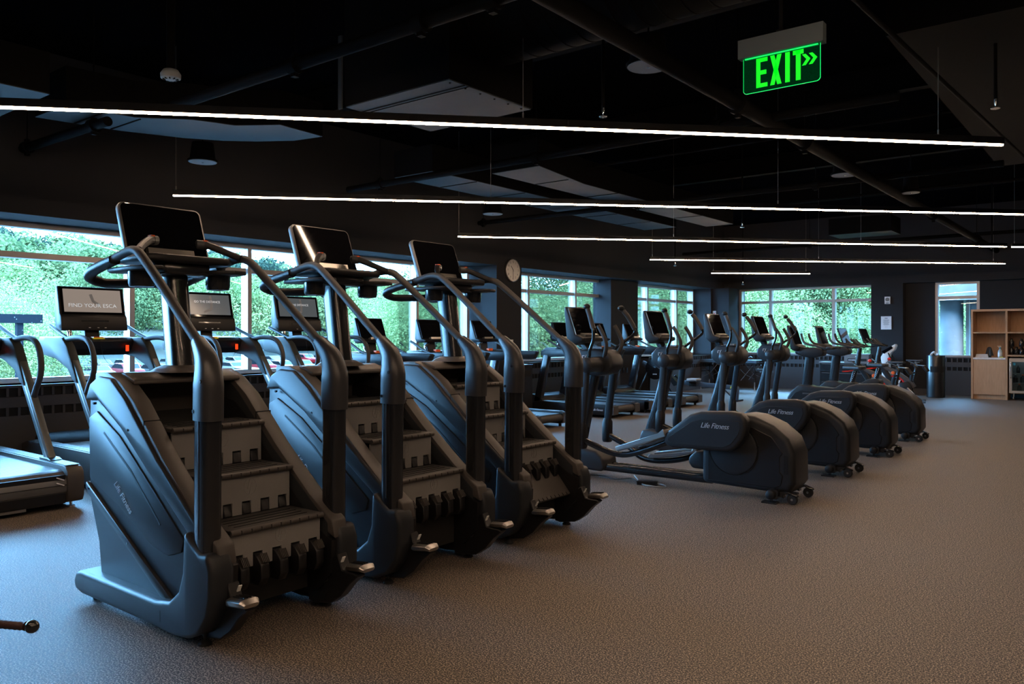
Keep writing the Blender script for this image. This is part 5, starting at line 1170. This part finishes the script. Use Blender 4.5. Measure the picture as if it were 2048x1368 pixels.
def car(x,y,c,rz,label,suv=1.0,group=None):
    t=thing('car',label,'car',(x,y,-3.12),rz,group); b,g_=CP[c]
    bo=link('body',b,t,None,None,(1,1,suv)); link('windows',g_,t,None,None,(1,1,suv))
    for sx in (-1.38,1.38):
        for sy in (-.80,.80):
            w_=link('wheel',WH,t,(sx,sy,.33)); link('hub_cap',HB,w_)
    for s in (-.62,.62): link('tail_lamp',LT,t,(2.22,s,.72))
cols={'car_red':'red','car_white':'white','car_silver':'silver','car_black':'black','car_blue':'dark blue'}
rc=random.Random(3); seq=['car_black','car_red','car_silver','car_red','car_black','car_silver','car_white','car_red','car_white','car_silver','car_black','car_white','car_blue','car_silver','car_white','car_red','car_silver','car_white']
k=0
for X,y0,n,nm in ((-99,30,17,'far row of the parking lot'),(-80,24,14,'middle row of the parking lot'),(-61,19,12,'nearest row of the parking lot')):
    for i in range(n):
        if (i*7+k)%9==4: k+=1; continue
        c=seq[(k*5+i)%len(seq)] if X>-90 else seq[i%len(seq)]
        if X==-61: c=['car_white','car_silver','car_white','car_black'][i%4]
        car(X+rc.uniform(-.4,.4),y0+i*3.0,c,rc.choice((0,PI))+rc.uniform(-.03,.03),f'{cols[c]} car parked in the {nm}',1.12 if c in('car_red','car_black') else 1.0,f'{cols[c]} cars in the {nm}')
# dark outdoor posts
def lamp(x,y,h,label,w=.09):
    t=thing('outdoor_post',label,'lamp post',(x,y,-3.1))
    q=B(); q.box(-w,w,-w,w,0,h,.01,1); q.build('post','post_speckled',t)
    q=B(); q.box(-.16,.16,-.62,.62,h-.02,h+.26,.01,1); q.build('post_head','post_speckled',t)
m=mat('post_speckled',(.004,.006,.009),.7,spec=.03); n=m.node_tree; b_=n.nodes['Principled BSDF']
tc=n.nodes.new('ShaderNodeTexCoord'); vo=n.nodes.new('ShaderNodeTexVoronoi'); vo.inputs['Scale'].default_value=9
r_=n.nodes.new('ShaderNodeValToRGB'); r_.color_ramp.elements[0].position=.12; r_.color_ramp.elements[0].color=(.06,.07,.075,1); r_.color_ramp.elements[1].position=.17; r_.color_ramp.elements[1].color=(.004,.006,.009,1)
n.links.new(tc.outputs['Object'],vo.inputs['Vector']); n.links.new(vo.outputs['Distance'],r_.inputs[0]); n.links.new(r_.outputs[0],b_.inputs['Base Color'])
lamp(-27.6,10.05,4.85,'dark speckled post with a box head, added for a likely reflection, outside the left edge of the window')  # flecked dark cross, read as a reflection, built as a solid post
lamp(-17.6,31.0,9.5,'tall dark lamp post outside the last left window',.07)
# concrete canopy outside the narrow window
t=thing('concrete_canopy','pale canopy carried on two round concrete columns outside the narrow window','canopy',(-3.6,23.4,-3.1))
q=B(); q.box(-1.6,3.5,-.4,2.4,5.35,6.1,.02,1); q.build('fascia','concrete',t)
for cx in (-.36,.33):
    q=B(); q.lathe([(.27,0),(.27,5.36)],(cx,.1,0),28); q.build('column','concrete',t)
q=B(); q.box(-.06,.02,.25,.40,0,5.36); q.build('downpipe','white_plastic',t)
q=B(); q.box(.8,3.4,.3,.5,0,5.36); q.build('rear_wall','concrete',t)
for k,(x,y) in enumerate(((-3.55,22.3),(-3.25,22.2),(-2.98,22.3))):
    tree(x,y,.30,.10,NEAR[k%2],'small leafy plant in a tall planter outside the narrow window','plants outside the narrow window',base=.42,name='planter_shrub')
q=B(); q.box(-4.2,-2.4,21.9,22.6,-3.1,.42,.02,1); o=q.build('planter_box','concrete'); tag(o,'long concrete planter wall under the narrow far window, outdoors','planter')
